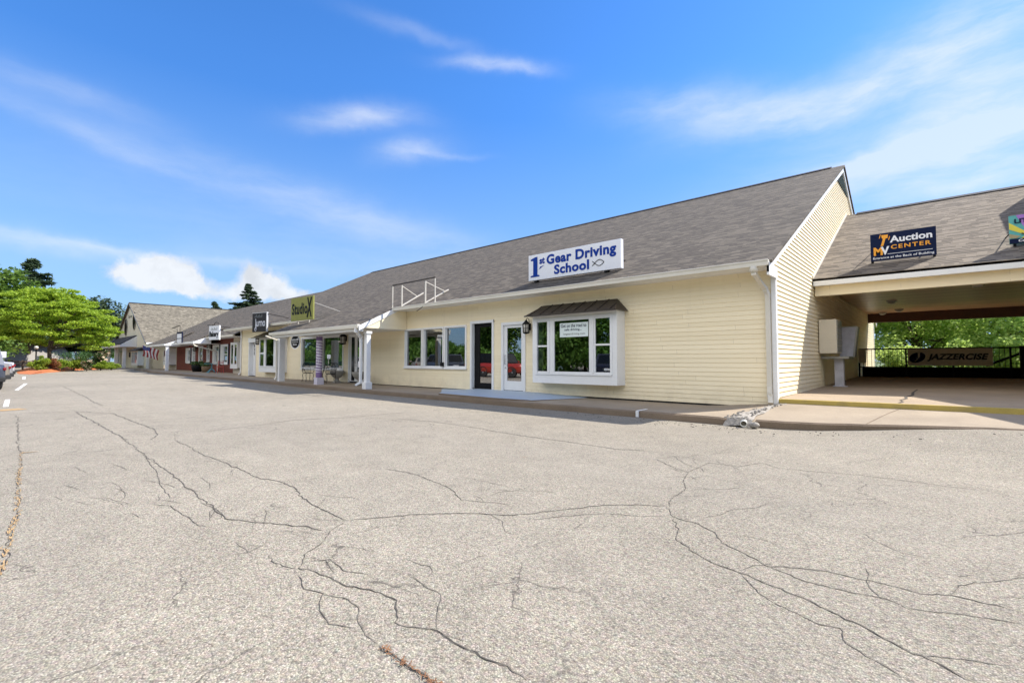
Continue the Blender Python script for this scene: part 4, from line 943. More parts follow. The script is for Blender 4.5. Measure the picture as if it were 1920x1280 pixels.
for x in (-74.2,-79.5,-85):
    p = MB(); p.box(x-.18,x+.18,11.3,11.62,-.93,1.65); p.build('porch_post', M['white'], wg)
d = MB(); d.box(-77.4,-76.2,WY-.05,WY-.002,-.9,1.3); dd = d.build('door', M['palegreen'], wg)
wr = MB(); wr.lathe([(.14,-.03),(.34,-.03),(.34,.03),(.14,.03)], (-76.8,WY-.09,.75), 16, axis='y'); wr.build('door_wreath', M['navy'], wg)
b = MB(); b.box(-72.6,-69.2,11.9,WY,-.55,1.15); ob = b.build('bay_window', M['white'], wg)
for a in (-72.3,-71.3,-70.3):
    p = MB(); p.box(a,a+.75,11.885,11.9,-.25,.98); p.build('pane', M['glass'], ob)
canopy_ = MB(); canopy_.prism([(-72.9,11.6,1.17),(-72.5,12.5,1.62),(-72.9,12.5,1.17)], (4.0,0,0)); canopy_.build('canopy', M['ridge'], wg)
b = MB(); b.box(-83.6,-80.6,12.0,WY,-.6,1.1); ob = b.build('bay_window', M['palegreen'], wg)
p = MB(); p.box(-83.2,-81.0,11.985,12.0,-.3,.95); p.build('pane', M['glass'], ob)

# ------------------------------------------------------------------ roof signs
def legs(mb, xs, y, z0, z1, back, r=.02, m=0):
    for x in xs:
        mb.tube([(x,y,z0-.25),(x,y,z1)], r, 6, m)
        mb.tube([(x,y,z0+.35),(x+.02,y+back,z0+.35+.0)], r*.8, 6, m)
sg = thing('driving_school_sign', 'white sign with blue letters reading 1st Gear Driving School on the roof edge', 'sign', (-8.4,12.1,2.5))
SY = 12.1
b = MB(); b.box(-10.165,-6.72,SY,SY+.15,2.642,3.495); b.build('panel', M['signwhite'], sg, bevel=.012)
for x in (-9.85,-7.2):
    b = MB(); b.tube([(x,SY+.07,2.50),(x,SY+.07,2.66)], .035, 8); b.tube([(x,SY+.16,3.1),(x+.02,SY+1.2,3.09)], .02, 6); b.box(x-.06,x+.06,SY-.02,SY+.12,2.585,2.635); b.build('bracket', M['black'], sg)
def SX(u): return -10.165+3.445*u
def SZ(v): return 2.642+.853*v
Ys = SY-.003
o = MB(); Pn = lambda u, v: (SX(u),Ys-.006,SZ(v))
o.prism([Pn(.028,.135),Pn(.135,.135),Pn(.135,.185),Pn(.112,.205),Pn(.112,.90),Pn(.085,.90),Pn(.03,.83),Pn(.03,.78),Pn(.06,.765),Pn(.06,.205),Pn(.028,.185)], (0,.006,0)); o.build('lettering', M['signblue'], sg)
lettering('st', SX(.137), SX(.20), SZ(.60), SZ(.84), Ys, M['signblue'], sg, bold=.04)
o = MB(); o.prism([(SX(.133),Ys-.006,SZ(.40)),(SX(.145),Ys-.006,SZ(.50)),(SX(.195),Ys-.006,SZ(.535)),(SX(.16),Ys-.006,SZ(.47))], (0,.006,0)); o.build('underline', M['signblue'], sg)
lettering('Gear Driving', SX(.222), SX(.957), SZ(.43), SZ(.91), Ys, M['signblue'], sg, bold=.038, spacing=1.08)
lettering('School', SX(.31), SX(.69), SZ(.12), SZ(.48), Ys, M['signblue'], sg, bold=.038, spacing=1.08)
fi = MB()
for s in (1,-1):
    P = []
    for k in range(15):
        t = k/14; P.append((SX(.722+.118*t), Ys-.006, SZ(.30+s*.105*math.sin(math.pi*(t*1.28-.28)))))
    fi.tube(P, .010, 6)
fi.build('emblem', M['inkblack'], sg)

ef = thing('empty_sign_frame', 'bare pale metal sign frame with no sign in it on the roof edge', 'sign frame', (-15.5,11.3,2.1))
b = MB()
tb = MB(); tb.bar((-16.87,11.3,3.12),(-14.09,11.3,3.14),.04,.045); tb.build('top_bar', M['bronze'], ef)
for x in (-16.87,-14.09): b = MB(); b.bar((x,11.3,2.12),(x,11.3,3.10),.035,.035); b.build('upright', M['steel'], ef)
for x, e1, e2 in ((-16.3,(-16.85,12.5,2.80),(-16.97,12.96,3.0)),(-14.75,(-15.0,12.55,2.83),(-15.15,12.85,2.95))):
    b = MB(); b.bar((x,11.36,2.12),(x,11.36,3.08),.045,.045); b.bar((x,11.36,3.05),e1,.03,.03); b.bar((x,11.36,2.24),e2,.04,.04); b.build('strut', M['steel'], ef)
b = MB(); b.bar((-14.75,11.3,2.12),(-14.95,11.1,1.9),.02,.02); b.build('loose_wire', M['black'], ef)

def turned_sign(name, label, cx, y, zc, w, h, rz, mat, rim=None, th=.08):
    t = thing(name, label, 'sign', (0,0,0))
    p = MB(); p.box(-w/2,w/2,-th/2,th/2,-h/2,h/2); p.build('panel', mat, t, bevel=.008)
    if rim:
        q = MB(); q.box(w/2-.05,w/2+.015,-th/2-.01,th/2+.01,-h/2-.01,h/2+.01); q.box(-w/2,w/2,-th/2-.01,th/2+.01,h/2-.015,h/2+.02); q.build('rim', rim, t)
    return t, (cx,y,zc), rz
def place(t, loc, rz, k=1.0, kz=1.0): t.location = loc; t.rotation_euler = (0,0,rz); t.scale = (k,1,kz)
t, loc, rz = turned_sign('studio_sign', 'lime green square sign reading Studio X above the porch roof', -23.9, 10.7, 2.62, 2.36, 1.17, rad(4), M['lime'])
lettering('Studio', -1.06, .62, -.28, .30, -.045, M['inkblack'], t, bold=.03, spacing=1.1)
x = MB(); x.bar((.60,-.05,-.46),(1.02,-.05,.52),.02,.10); x.bar((1.0,-.052,-.44),(.64,-.052,.52),.02,.075); x.build('lettering', M['inkblack'], t)
b = MB()
for s in (-.55,.62): b.bar((s,.06,-.86),(s,.06,-.5),.04,.04); 
b.bar((1.12,.05,.25),(1.75,1.35,-.20),.03,.03); b.bar((.5,.05,-.62),(1.75,1.4,-.22),.035,.035); b.bar((-.55,.05,-.6),(-.2,.8,-.45),.05,.05)
b.build('bracket', M['steel'], t); place(t, loc, rz, .91)
t, loc, rz = turned_sign('script_sign', 'charcoal sign with tall thin white lettering left of the lime sign', -29.95, 10.9, 2.27, 2.15, 1.04, rad(12), M['charcoal'], M['greytext'])
lettering('Jurno', -.66, .86, -.36, .20, -.047, M['signwhite'], t, bold=.0)
q = MB(); 
q.tube([(-.62,-.05,-.30),(-.66,-.05,-.42),(-.52,-.05,-.48),(-.42,-.05,-.38),(-.46,-.05,-.1)], .018, 6); q.build('lettering', M['signwhite'], t)
q = MB()
for k in range(9): q.box(-.7+k*.13,-.66+k*.13,-.047,-.04,.26,.34+.05*((k*7)%3))
q.build('lettering', M['mailgrey'], t)
b = MB(); b.bar((1.08,.02,.45),(2.6,1.3,.15),.04,.04); b.bar((.3,.05,-.5),(.3,.75,-.46),.04,.04); b.build('bracket', M['bronze'], t); place(t, loc, rz, .66, 1.08)
t, loc, rz = turned_sign('bakery_sign', 'white hanging sign reading Bakery in dark brush letters above the brick shopfront', -39.65, 11.3, 2.04, 1.95, 1.02, rad(8), M['signwhite'], M['white'])
lettering('Bakery', -.88, .86, -.40, .12, -.046, M['inkblack'], t, bold=.035)
q = MB()
for k in range(8): q.box(-.62+k*.16,-.54+k*.16,-.046,-.04,.20,.28+.06*((k*5)%3))
q.build('lettering', M['mailgrey'], t)
b = MB(); b.bar((-1.4,.0,.62),(2.6,.25,.30),.05,.05); b.tube([(-.15,0,.56),(0,0,.72),(.35,0,.78),(.72,0,.72),(.85,0,.54)], .03, 6); b.lathe([(0,-.06),(.07,-.06),(.07,.06),(0,.06)], (-.28,0,.58), 8)
b.bar((.2,.06,.3),(.9,1.2,-.1),.04,.04); b.build('bracket', M['bronze'], t); place(t, loc, rz, .80)
t, loc, rz = turned_sign('directory_sign', 'small white two-panel sign with black frame hanging from a post arm', -47.2, 10.9, 1.92, 1.35, 1.05, rad(8), M['signwhite'])
b = MB(); b.box(-.7,.7,-.06,.06,.42,.60); b.box(-.7,.7,-.055,.055,-.12,-.06); b.box(-.72,-.66,-.05,.05,-.55,.5); b.box(.66,.72,-.05,.05,-.55,.5); b.build('frame', M['navy'], t)
b = MB(); b.bar((-2.2,0,1.05),(0,0,1.28),.06,.06); b.bar((-1.6,.2,1.0),(-.9,.3,-.45),.06,.06); b.bar((0,0,1.28),(0,0,.6),.03,.03); b.build('bracket', M['bronze'], t); place(t, loc, rz, .67, .80)

t = thing('round_sign', 'round black sign with white lettering hung from the porch eave', 'sign', (-22.9,9.95,.93))
d = MB(); d.lathe([(0,-.02),(.50,-.02),(.50,.02),(0,.02)], (-22.9,9.95,.90), 36, axis='y'); dk = d.build('panel', M['inkblack'], t)
for v in dk.data.vertices: v.co.x = -22.9+(v.co.x+22.9)*.92; v.co.z = .90+(v.co.z-.90)*.60
rim = MB(); rows = []
for k in range(41):
    a = 2*math.pi*k/40; rows.append([(-22.9+.46*math.cos(a),9.924,.90+.30*math.sin(a)),(-22.9+.515*math.cos(a),9.924,.90+.34*math.sin(a))])
rim.grid(rows, 0, True); rim.build('rim', M['signwhite'], t)
q = MB(); sr = random.Random(4)
for k in range(7): q.box(-23.26+k*.105,-23.19+k*.105,9.918,9.926,.95,1.02+sr.uniform(.0,.06))
for k in range(10): q.box(-23.24+k*.07,-23.20+k*.07,9.918,9.926,.86,.90)
for k in range(5): q.box(-23.12+k*.09,-23.06+k*.09,9.918,9.926,.73,.78+sr.uniform(0,.04))
q.build('lettering', M['greytext'], t)
q = MB(); q.box(-23.28,-23.26,9.93,9.95,1.15,1.285); q.box(-22.54,-22.52,9.93,9.95,1.15,1.285); q.build('hanger', M['steel'], t)

t = thing('auction_sign', 'navy sign with amber gavel reading Auction Center on the passage roof', 'sign', (-.7,17.1,2.7))
b = MB(); b.box(-1.435,-.012,17.1,17.16,2.856,3.636); b.build('panel', M['signnavy'], t)
def AX(u): return -1.435+1.423*u
def AZ(v): return 2.856+.78*v
Ya = 17.097
lettering('Auction', AX(.31), AX(.945), AZ(.615), AZ(.86), Ya, M['signwhite'], t, bold=.03)
lettering('CENTER', AX(.325), AX(.925), AZ(.38), AZ(.53), Ya, M['orange'], t, bold=.02, spacing=1.25)
lettering('M', AX(.05), AX(.195), AZ(.20), AZ(.50), Ya, M['orange'], t, bold=.04)
lettering('V', AX(.165), AX(.30), AZ(.20), AZ(.50), Ya-.004, M['signwhite'], t, bold=.04)
lettering('Entrance at the Back of Building', AX(.04), AX(.965), AZ(.035), AZ(.14), Ya, M['signwhite'], t, bold=.012)
q = MB(); q.box(AX(.27),AX(.945),Ya-.004,Ya,AZ(.21),AZ(.225)); q.build('underline', M['signwhite'], t)
q = MB()
P = lambda u, v: (AX(u), Ya-.005, AZ(v))
q.prism([P(.19,.80),P(.275,.80),P(.285,.93),P(.175,.93)], (0,.005,0)); q.prism([P(.205,.80),P(.245,.80),P(.205,.53),P(.165,.53)], (0,.005,0))
q.prism([P(.14,.82),P(.152,.82),P(.172,.955),P(.16,.955)], (0,.005,0)); q.prism([P(.285,.72),P(.297,.72),P(.317,.855),P(.305,.855)], (0,.005,0))
q.build('gavel_emblem', M['orange'], t)
b = MB()
for x in (-1.40,-.06): b = MB(); b.bar((x,17.15,2.72),(x,17.15,2.90),.06,.05); b.bar((x,17.16,3.3),(x-.10,18.2,3.30),.02,.02); b.build('bracket', M['black'], t)
t = thing('rainbow_sign', 'teal purple and yellow sunburst sign cut off at the right edge of the passage roof', 'sign', (2.1,17.2,2.8))
RX0, RX1, RZ0, RZ1, Yr = 1.357, 2.56, 2.925, 3.635, 17.197
b = MB(); b.box(RX0,RX1,17.2,17.26,RZ0,RZ1); b.build('panel', M['teal'], t)
def fan(mat, pts, k):
    q = MB(); q.prism([(RX0+u, Yr-.0015*k, RZ0+.71*v) for u, v in pts], (0,.003,0)); q.build('ray', mat, t)
fan(M['purple'], [(.125,1),(.45,1),(.36,.42),(.30,.42)], 1); fan(M['lemon'], [(0,.76),(0,.52),(.26,.29),(.31,.36)], 2); fan(M['tan'], [(0,.36),(0,.2),(.12,.18),(.2,.24)], 3)
fan(M['lemon'], [(.20,.17),(.30,.28),(.44,.17)], 4); fan(M['lemon'], [(.62,1),(.84,1),(.40,.42)], 5); fan(M['purple'], [(1.2,.75),(1.2,.45),(.45,.34)], 6)
q = MB(); q.box(RX0,RX1,Yr-.014,Yr-.01,RZ0,RZ0+.12); q.build('band', M['signnavy'], t)
lettering('LITTLE', RX0+.095, RX0+.60, RZ0+.505, RZ0+.615, Yr-.014, M['signnavy'], t, bold=.03)
lettering('In', RX0+.215, RX0+.28, RZ0+.205, RZ0+.255, Yr-.014, M['signnavy'], t, bold=.02)
lettering('Cr', RX0+.155, RX0+.275, RZ0+.03, RZ0+.095, Yr-.018, M['signwhite'], t, bold=.03)
b = MB()
for x in (1.45,2.45): b = MB(); b.bar((x,17.25,2.76),(x,17.25,2.96),.05,.05); b.bar((x,17.26,3.3),(x-.1,18.1,3.25),.02,.02); b.build('bracket', M['black'], t)

# poster and candy canes inside the bay window
t = thing('window_poster', 'pale poster reading Get on the road to safe driving on the bay window glass', 'poster', (-8.1,11.58,.9))
b = MB(); b.box(-8.50,-7.50,11.578,11.581,.70,1.12); b.build('sheet', M['poster'], t)
for s, z0, z1, a, c in (('Get on the road to', .985, 1.085, -8.46, -7.56), ('safe driving...', .865, .955, -8.33, -7.72), ('1stgeardriving.com', .745, .82, -8.38, -7.60)):
    lettering(s, a, c, z0, z1, 11.577, M['signnavy'] if '.com' not in s else M['mailgrey'], t, bold=.01, depth=.002)
for i, (x, lab) in enumerate(((-8.62,'white candy cane ornament at the left corner of the bay window'),(-7.52,'white candy cane ornament at the right side of the bay window'))):
    c = MB(); c.tube([(x,11.66,-.43),(x,11.66,-.26),(x+.03,11.66,-.20),(x+.08,11.66,-.18),(x+.13,11.66,-.20),(x+.15,11.66,-.26)], .026, 8)
    tag(c.build('candy_cane', M['signwhite']), lab, 'ornament', 'candy canes in the bay window')
c = MB(); c.lathe([(0,0),(.09,0),(.12,.20),(.13,.22),(0,.22)], (-7.02,11.75,-.43), 14); pt = thing('potted_plant', 'small dark green plant in a pot on the bay window ledge', 'plant', (-7.02,11.75,-.43))
c.build('pot', M['stone'], pt)
c = MB()
for k in range(60):
    a, b_ = rng.uniform(0,6.28), rng.uniform(.2,1.4); r = rng.uniform(.04,.13); p = Vector((-7.02+r*math.cos(a)*math.cos(b_), 11.75+r*math.sin(a)*math.cos(b_), -.16+r*math.sin(b_)))
    c.obox(p, (.03*math.cos(a),.03*math.sin(a),.01), (-.02*math.sin(a),.02*math.cos(a),0), (0,0,.002))
c.build('foliage', L_DARKSHRUB, pt)

# ------------------------------------------------------------------ wall lanterns
def lantern(x, y, z, s, label):
    t = thing('wall_lantern', label, 'lamp', (x,y,z), group='lanterns on the shop walls')
    b = MB(); W, H = .105*s, .30*s
    b.lathe([(0,H),(.03*s,H),(.045*s,H-.03*s),(W*1.15,H*.62),(W*1.15,H*.56),(0,H*.56)], (x,y,z), 6); b.lathe([(0,-.16*s),(.05*s,-.15*s),(W,-.13*s),(W,-.10*s),(0,-.10*s)], (x,y,z), 6)
    for k in range(6):
        a = math.pi/3*k; b.bar((x+W*math.cos(a),y+W*math.sin(a),z-.12*s),(x+W*1.1*math.cos(a),y+W*1.1*math.sin(a),z+H*.6),.014*s,.014*s)
    b.lathe([(W*1.04,-.005),(W*1.06,-.005),(W*1.06,.008),(W*1.04,.008)], (x,y,z+.03*s), 6)
    b.tube([(x,y,z+H),(x,y+.05,z+H+.07*s),(x,y+.14,z+H+.05*s),(x,y+.17,z+.10*s)], .012*s, 6); b.box(x-.05*s,x+.05*s,y+.16,y+.19,z-.02,z+.2*s)
    b.build('cage', M['black'], t)
    g = MB(); g.lathe([(0,-.10*s),(W*.86,-.10*s),(W*.95,H*.55),(0,H*.55)], (x,y,z), 6); g.build('lamp_glass', M['lampglass'], t)
lantern(-10.02,11.80,1.02,1.0,'black cage lantern between the white glass door and the bay window')
lantern(-21.86,11.80,.98,1.25,'black cage lantern under the porch beside the curtained window')
lantern(-32.75,11.80,1.2,1.15,'black lantern between the nine-lite door and the striped awning')
lantern(-50.4,12.80,1.05,1.3,'dark lantern on the brick wall left of the brick shop door')
lantern(-46.25,12.80,1.1,1.5,'dark lantern on the brick wall right of the narrow window')

# ------------------------------------------------------------------ patio set, urns
def patio_chair(label, loc, rz):
    t = thing('patio_chair', label, 'chair', (0,0,0), group='wrought iron chairs by the striped post')
    s = MB(); s.lathe([(0,.0),(.21,.0),(.225,.015),(.21,.03),(0,.03)], (0,0,.42), 18); s.build('seat', M['black'], t)
    for sx, sy in ((-1,1),(1,1),(-1,-1),(1,-1)):
        l = MB(); l.tube([(sx*.17,sy*.17,.43),(sx*.20,sy*.20,.33),(sx*.17,sy*.18,.15),(sx*.22,sy*.23,.0)], .012, 6); l.build('leg', M['black'], t)
    b = MB()
    b.tube([(-.19,-.18,.43),(-.21,-.24,.7),(-.13,-.28,.92),(0,-.30,.98),(.13,-.28,.92),(.21,-.24,.7),(.19,-.18,.43)], .013, 6)
    for k in (-.12,-.06,0,.06,.12): b.tube([(k,-.19,.45),(k*1.15,-.26,.75),(k*.7,-.29,.95)], .008, 5)
    b.tube([(-.20,-.22,.62),(0,-.25,.66),(.20,-.22,.62)], .010, 5); b.build('backrest', M['black'], t)
    a = MB()
    for s_ in (-1,1): a.tube([(s_*.20,-.22,.64),(s_*.27,-.05,.66),(s_*.26,.12,.63),(s_*.2,.17,.44)], .011, 6)
    a.build('armrest', M['black'], t)
    t.location = loc; t.rotation_euler = (0,0,rz)
patio_chair('black iron patio chair on the left of the small table, left of the striped post', (-24.35,11.25,-1.07), rad(-90))
patio_chair('black iron patio chair with tall back just behind the striped post', (-21.95,11.25,-1.07), rad(70))
t = thing('patio_table', 'small black iron round table between the two iron chairs', 'table', (-23.1,11.35,-1.07))
s = MB(); s.lathe([(0,0),(.36,0),(.37,.012),(.36,.025),(0,.025)], (-23.1,11.35,-.37), 24); s.build('tabletop', M['black'], t)
for k in range(3):
    a = 2.1*k; l = MB(); l.tube([(-23.1+.25*math.cos(a),11.35+.25*math.sin(a),-.37),(-23.1+.08*math.cos(a),11.35+.08*math.sin(a),-.75),(-23.1+.3*math.cos(a),11.35+.3*math.sin(a),-1.07)], .013, 6); l.build('leg', M['black'], t)
def urn(label, x, y, z):
    t = thing('stone_urn', label, 'planter', (x,y,z), group='stone urns beside the porch door')
    b = MB(); b.lathe([(0,0),(.19,0),(.19,.05),(.13,.08),(.08,.15),(.09,.20),(.20,.28),(.30,.40),(.315,.46),(.34,.50),(.345,.56),(.30,.57),(.28,.50),(0,.48)], (x,y,z), 28); b.build('bowl', M['stone'], t)
    b = MB(); b.box(x-.2,x+.2,y-.2,y+.2,z-.03,z+.004); b.build('plinth', M['stone'], t)
urn('grey stone urn between the curtained window and the porch door', -22.0,11.6,-1.07)
urn('grey stone urn in front of the porch door beside the white post', -19.3,11.25,-1.07)
# bakery pavement furniture
t = thing('cafe_table', 'small teal pedestal table on the walk before the brick wall', 'table', (-42.6,12.0,-.97))
s = MB(); s.lathe([(0,0),(.5,0),(.5,.03),(0,.03)], (-42.6,12.0,-.25), 20); s.build('tabletop', M['teal_metal'], t)
s = MB(); s.tube([(-42.6,12,-.25),(-42.6,12,-.75)], .05, 8); s.build('pedestal', M['teal_metal'], t)
for k in range(4):
    a = .6+k*math.pi/2; s = MB(); s.tube([(-42.6,12,-.6),(-42.6+.55*math.cos(a),12+.4*math.sin(a),-.97)], .035, 6); s.build('leg', M['teal_metal'], t)
t = thing('cafe_chair', 'small red metal chair on the right of the teal table', 'chair', (-41.4,12.2,-.96))
s = MB(); s.box(-41.65,-41.15,12.0,12.4,-.5,-.46); s.build('seat', M['red_metal'], t)
for dx, dy in ((-.22,-.17),(.22,-.17),(-.22,.17),(.22,.17)): s = MB(); s.tube([(-41.4+dx,12.2+dy,-.5),(-41.4+dx*1.2,12.2+dy*1.2,-.96)], .025, 6); s.build('leg', M['red_metal'], t)
s = MB(); s.tube([(-41.17,12.03,-.48),(-41.1,12.05,.0),(-41.1,12.35,.0),(-41.17,12.37,-.48)], .025, 6); s.bar((-41.1,12.05,-.15),(-41.1,12.35,-.15),.02,.06); s.build('backrest', M['red_metal'], t)
for nm, lab, x, y, r, h, mt in (('planter', 'dark round planter pot beside the brick shop door', -47.2,12.2,.42,.62,M['black']), ('barrel_planter','brown wicker barrel planter right of the dark pot',-44.7,12.2,.34,.5,M['wicker'])):
    t = thing(nm, lab, 'planter', (x,y,-.95)); b = MB(); b.lathe([(0,0),(r*.75,0),(r,h*.6),(r*.95,h),(r*.85,h),(0,h*.92)], (x,y,-.95), 18); b.build('pot', mt, t)
    f = MB()
    for k in range(70):
        a, q = rng.uniform(0,6.28), rng.random()**.5*r*1.2; z = -.95+h+rng.uniform(-.05,.28); p = Vector((x+q*math.cos(a), y+q*math.sin(a), z)); n = Vector((rng.uniform(-1,1),rng.uniform(-1,1),rng.uniform(-.3,1))).normalized(); u = n.orthogonal().normalized()*.08; v = n.cross(u); f.face([p-u-v*.6,p+u-v*.6,p+u+v*.6,p-u+v*.6])
    f.build('foliage', L_DARKSHRUB, t)

# ------------------------------------------------------------------ mailbox cluster and notice panel in the passage
t = thing('mailbox_cluster', 'cream metal mailbox cluster on a grey pedestal under the covered passage', 'mailbox', (-2.42,17.7,-.79))
b = MB(); b.box(-2.74,-2.29,16.95,17.85,.22,1.24); b.build('cabinet', M['mailbox'], t, bevel=.012)
b = MB()
for i in range(3):
    for k in range(5):
        b.box(-2.288,-2.270,16.99+i*.285,17.255+i*.285,.27+k*.19,.44+k*.19); b.box(-2.27,-2.262,17.11+i*.285,17.14+i*.285,.34+k*.19,.36+k*.19)
b.build('mailbox_doors', M['mailgrey'], t)
b = MB(); b.box(-2.75,-2.05,17.3,18.38,.06,.13); b.build('shelf', M['mailgrey'], t)
b = MB(); b.box(-2.45,-2.22,17.55,17.8,-.80,.06); b.box(-2.5,-2.15,17.5,17.85,-.80,-.77); b.build('pedestal', M['mailpanel'], t)
t = thing('notice_panel', 'scratched white framed panel standing open behind the mailbox cluster', 'panel', (-2.3,18.5,.2))
b = MB(); b.prism([(-2.42,18.42,.12),(-2.06,18.42,.12),(-1.955,18.42,1.06),(-2.42,18.42,1.06)], (0,.03,0)); b.build('sheet', M['mailpanel'], t)
b = MB(); b.bar((-2.06,18.415,.10),(-1.95,18.415,1.08),.035,.04); b.bar((-2.42,18.415,1.07),(-1.95,18.415,1.07),.03,.03); b.prism([(-2.04,18.45,.12),(-2.02,18.62,.12),(-1.91,18.62,1.07),(-1.93,18.45,1.07)], (.01,0,0)); b.build('frame', M['mailgrey'], t)

# ------------------------------------------------------------------ black railing at the back of the passage and its banner
t = thing('passage_railing', 'black metal railing with thin balusters across the back of the covered passage', 'railing', (0,26,-.7))
b = MB(); b.box(-2.72,2.6,25.97,26.03,.47,.53); b.box(-2.72,2.6,25.975,26.025,-.30,-.26); b.build('rail', M['black'], t)
b = MB(); b.box(-2.60,3.5,25.98,26.06,-.75,-.29); b.build('kick_plate', M['kick'], t)
for x in (-2.70,-1.1,.35,1.95): b = MB(); b.box(x-.03,x+.03,25.965,26.035,-.76,.5); b.build('post', M['black'], t)
x = -2.55
while x < 2.3:
    if min(abs(x-q) for q in (-2.70,-1.1,.35,1.95)) > .05: b = MB(); b.tube([(x,26,-.28),(x,26,.48)], .009, 6); b.build('baluster', M['black'], t)
    x += .145
b = MB(); b.bar((1.3,26.5,-.2),(2.9,26.5,.60),.07,.09); b.build('sloping_handrail', M['black'], t)
b = MB(); b.box(2.19,2.42,25.9,26.12,-.76,.56); b.build('column', M['black'], t)
b = MB(); b.box(-2.72,-2.45,25.85,25.9,-.10,.48); b.build('utility_box', M['mailbox'], t)
t = thing('jazzercise_banner', 'tan cloth banner with blue oval emblem and black slanted letters hung on the railing', 'banner', (.2,25.95,-.2))
b = MB(); rows = []
for k in range(31):
    x = -1.04+2.52*k/30; s = .012*math.sin(k*.9); rows.append([(x,25.95+s,-.195+.004*math.sin(k)),(x,25.95,.485)])
b.grid(rows, 0, True); b.build('cloth', M['banner'], t)
lettering('JAZZERCISE', -.43, 1.37, -.03, .285, 25.93, M['inkblack'], t, bold=.045, shear=.28, spacing=1.05)
e = MB(); e.lathe([(0,-.003),(.25,-.003),(.25,.003),(0,.003)], (-.74,25.932,.135), 32, axis='y'); eo = e.build('emblem', M['signnavy'], t)
for v in eo.data.vertices: dz = v.co.z-.135; v.co.z = .135+dz*.86; v.co.x += dz*.25
e = MB(); P = []
for u, v in ((.10,.20),(.08,.05),(.02,-.08),(-.06,-.17),(-.14,-.20),(-.05,-.14),(.01,-.04),(.03,.08),(.02,.20)): P.append((-.74+u,25.926,.135+v))
e.prism(P, (0,.003,0)); e.build('emblem', M['banner'], t)

# ------------------------------------------------------------------ flags
def flag(label, x, y, z, dx, dy):
    t = thing('flag', label, 'flag', (x,y,z), group='flags on wall poles')
    p = MB(); p.tube([(x,y,z),(x+dx,y+dy,z+.55)], .025, 6); p.build('pole', M['steel'], t)
    W, H = 1.5, 1.15
    for i in range(9):
        m = M['flag_red'] if i % 2 == 0 else M['flag_white']
        f = MB(); rows = []
        for k in range(11):
            u = k/10; row = []
            for q in (0,1):
                a = (i+q)/9
                px, py, pz = x+dx*(.15+.85*a), y+dy*(.15+.85*a), z+.55*(.15+.85*a)
                row.append((px-.12*u+.05*math.sin(u*6+a*5), py+.05*math.cos(u*5+a*3), pz-u*H))
            rows.append(row)
        f.grid(rows, 0, True); f.build('stripe', m, t)
    f = MB(); rows = []
    for k in range(5):
        u = k/10; row = []
        for q in range(5):
            a = .55+q*.45/4; px, py, pz = x+dx*(.15+.85*a), y+dy*(.15+.85*a), z+.55*(.15+.85*a)
            row.append((px-.12*u+.07, py-.03, pz-u*H))
        rows.append(row)
    f.grid(rows, 0, True); f.build('canton', M['flag_blue'], t)
flag('red and white striped flag hanging on the beige wall beside the gabled wing', -63.0,12.9,1.1,-.6,-1.5)
flag('striped flag at the left end of the gabled wing porch behind the shrubs', -86.5,9.6,.6,-.3,-1.4)
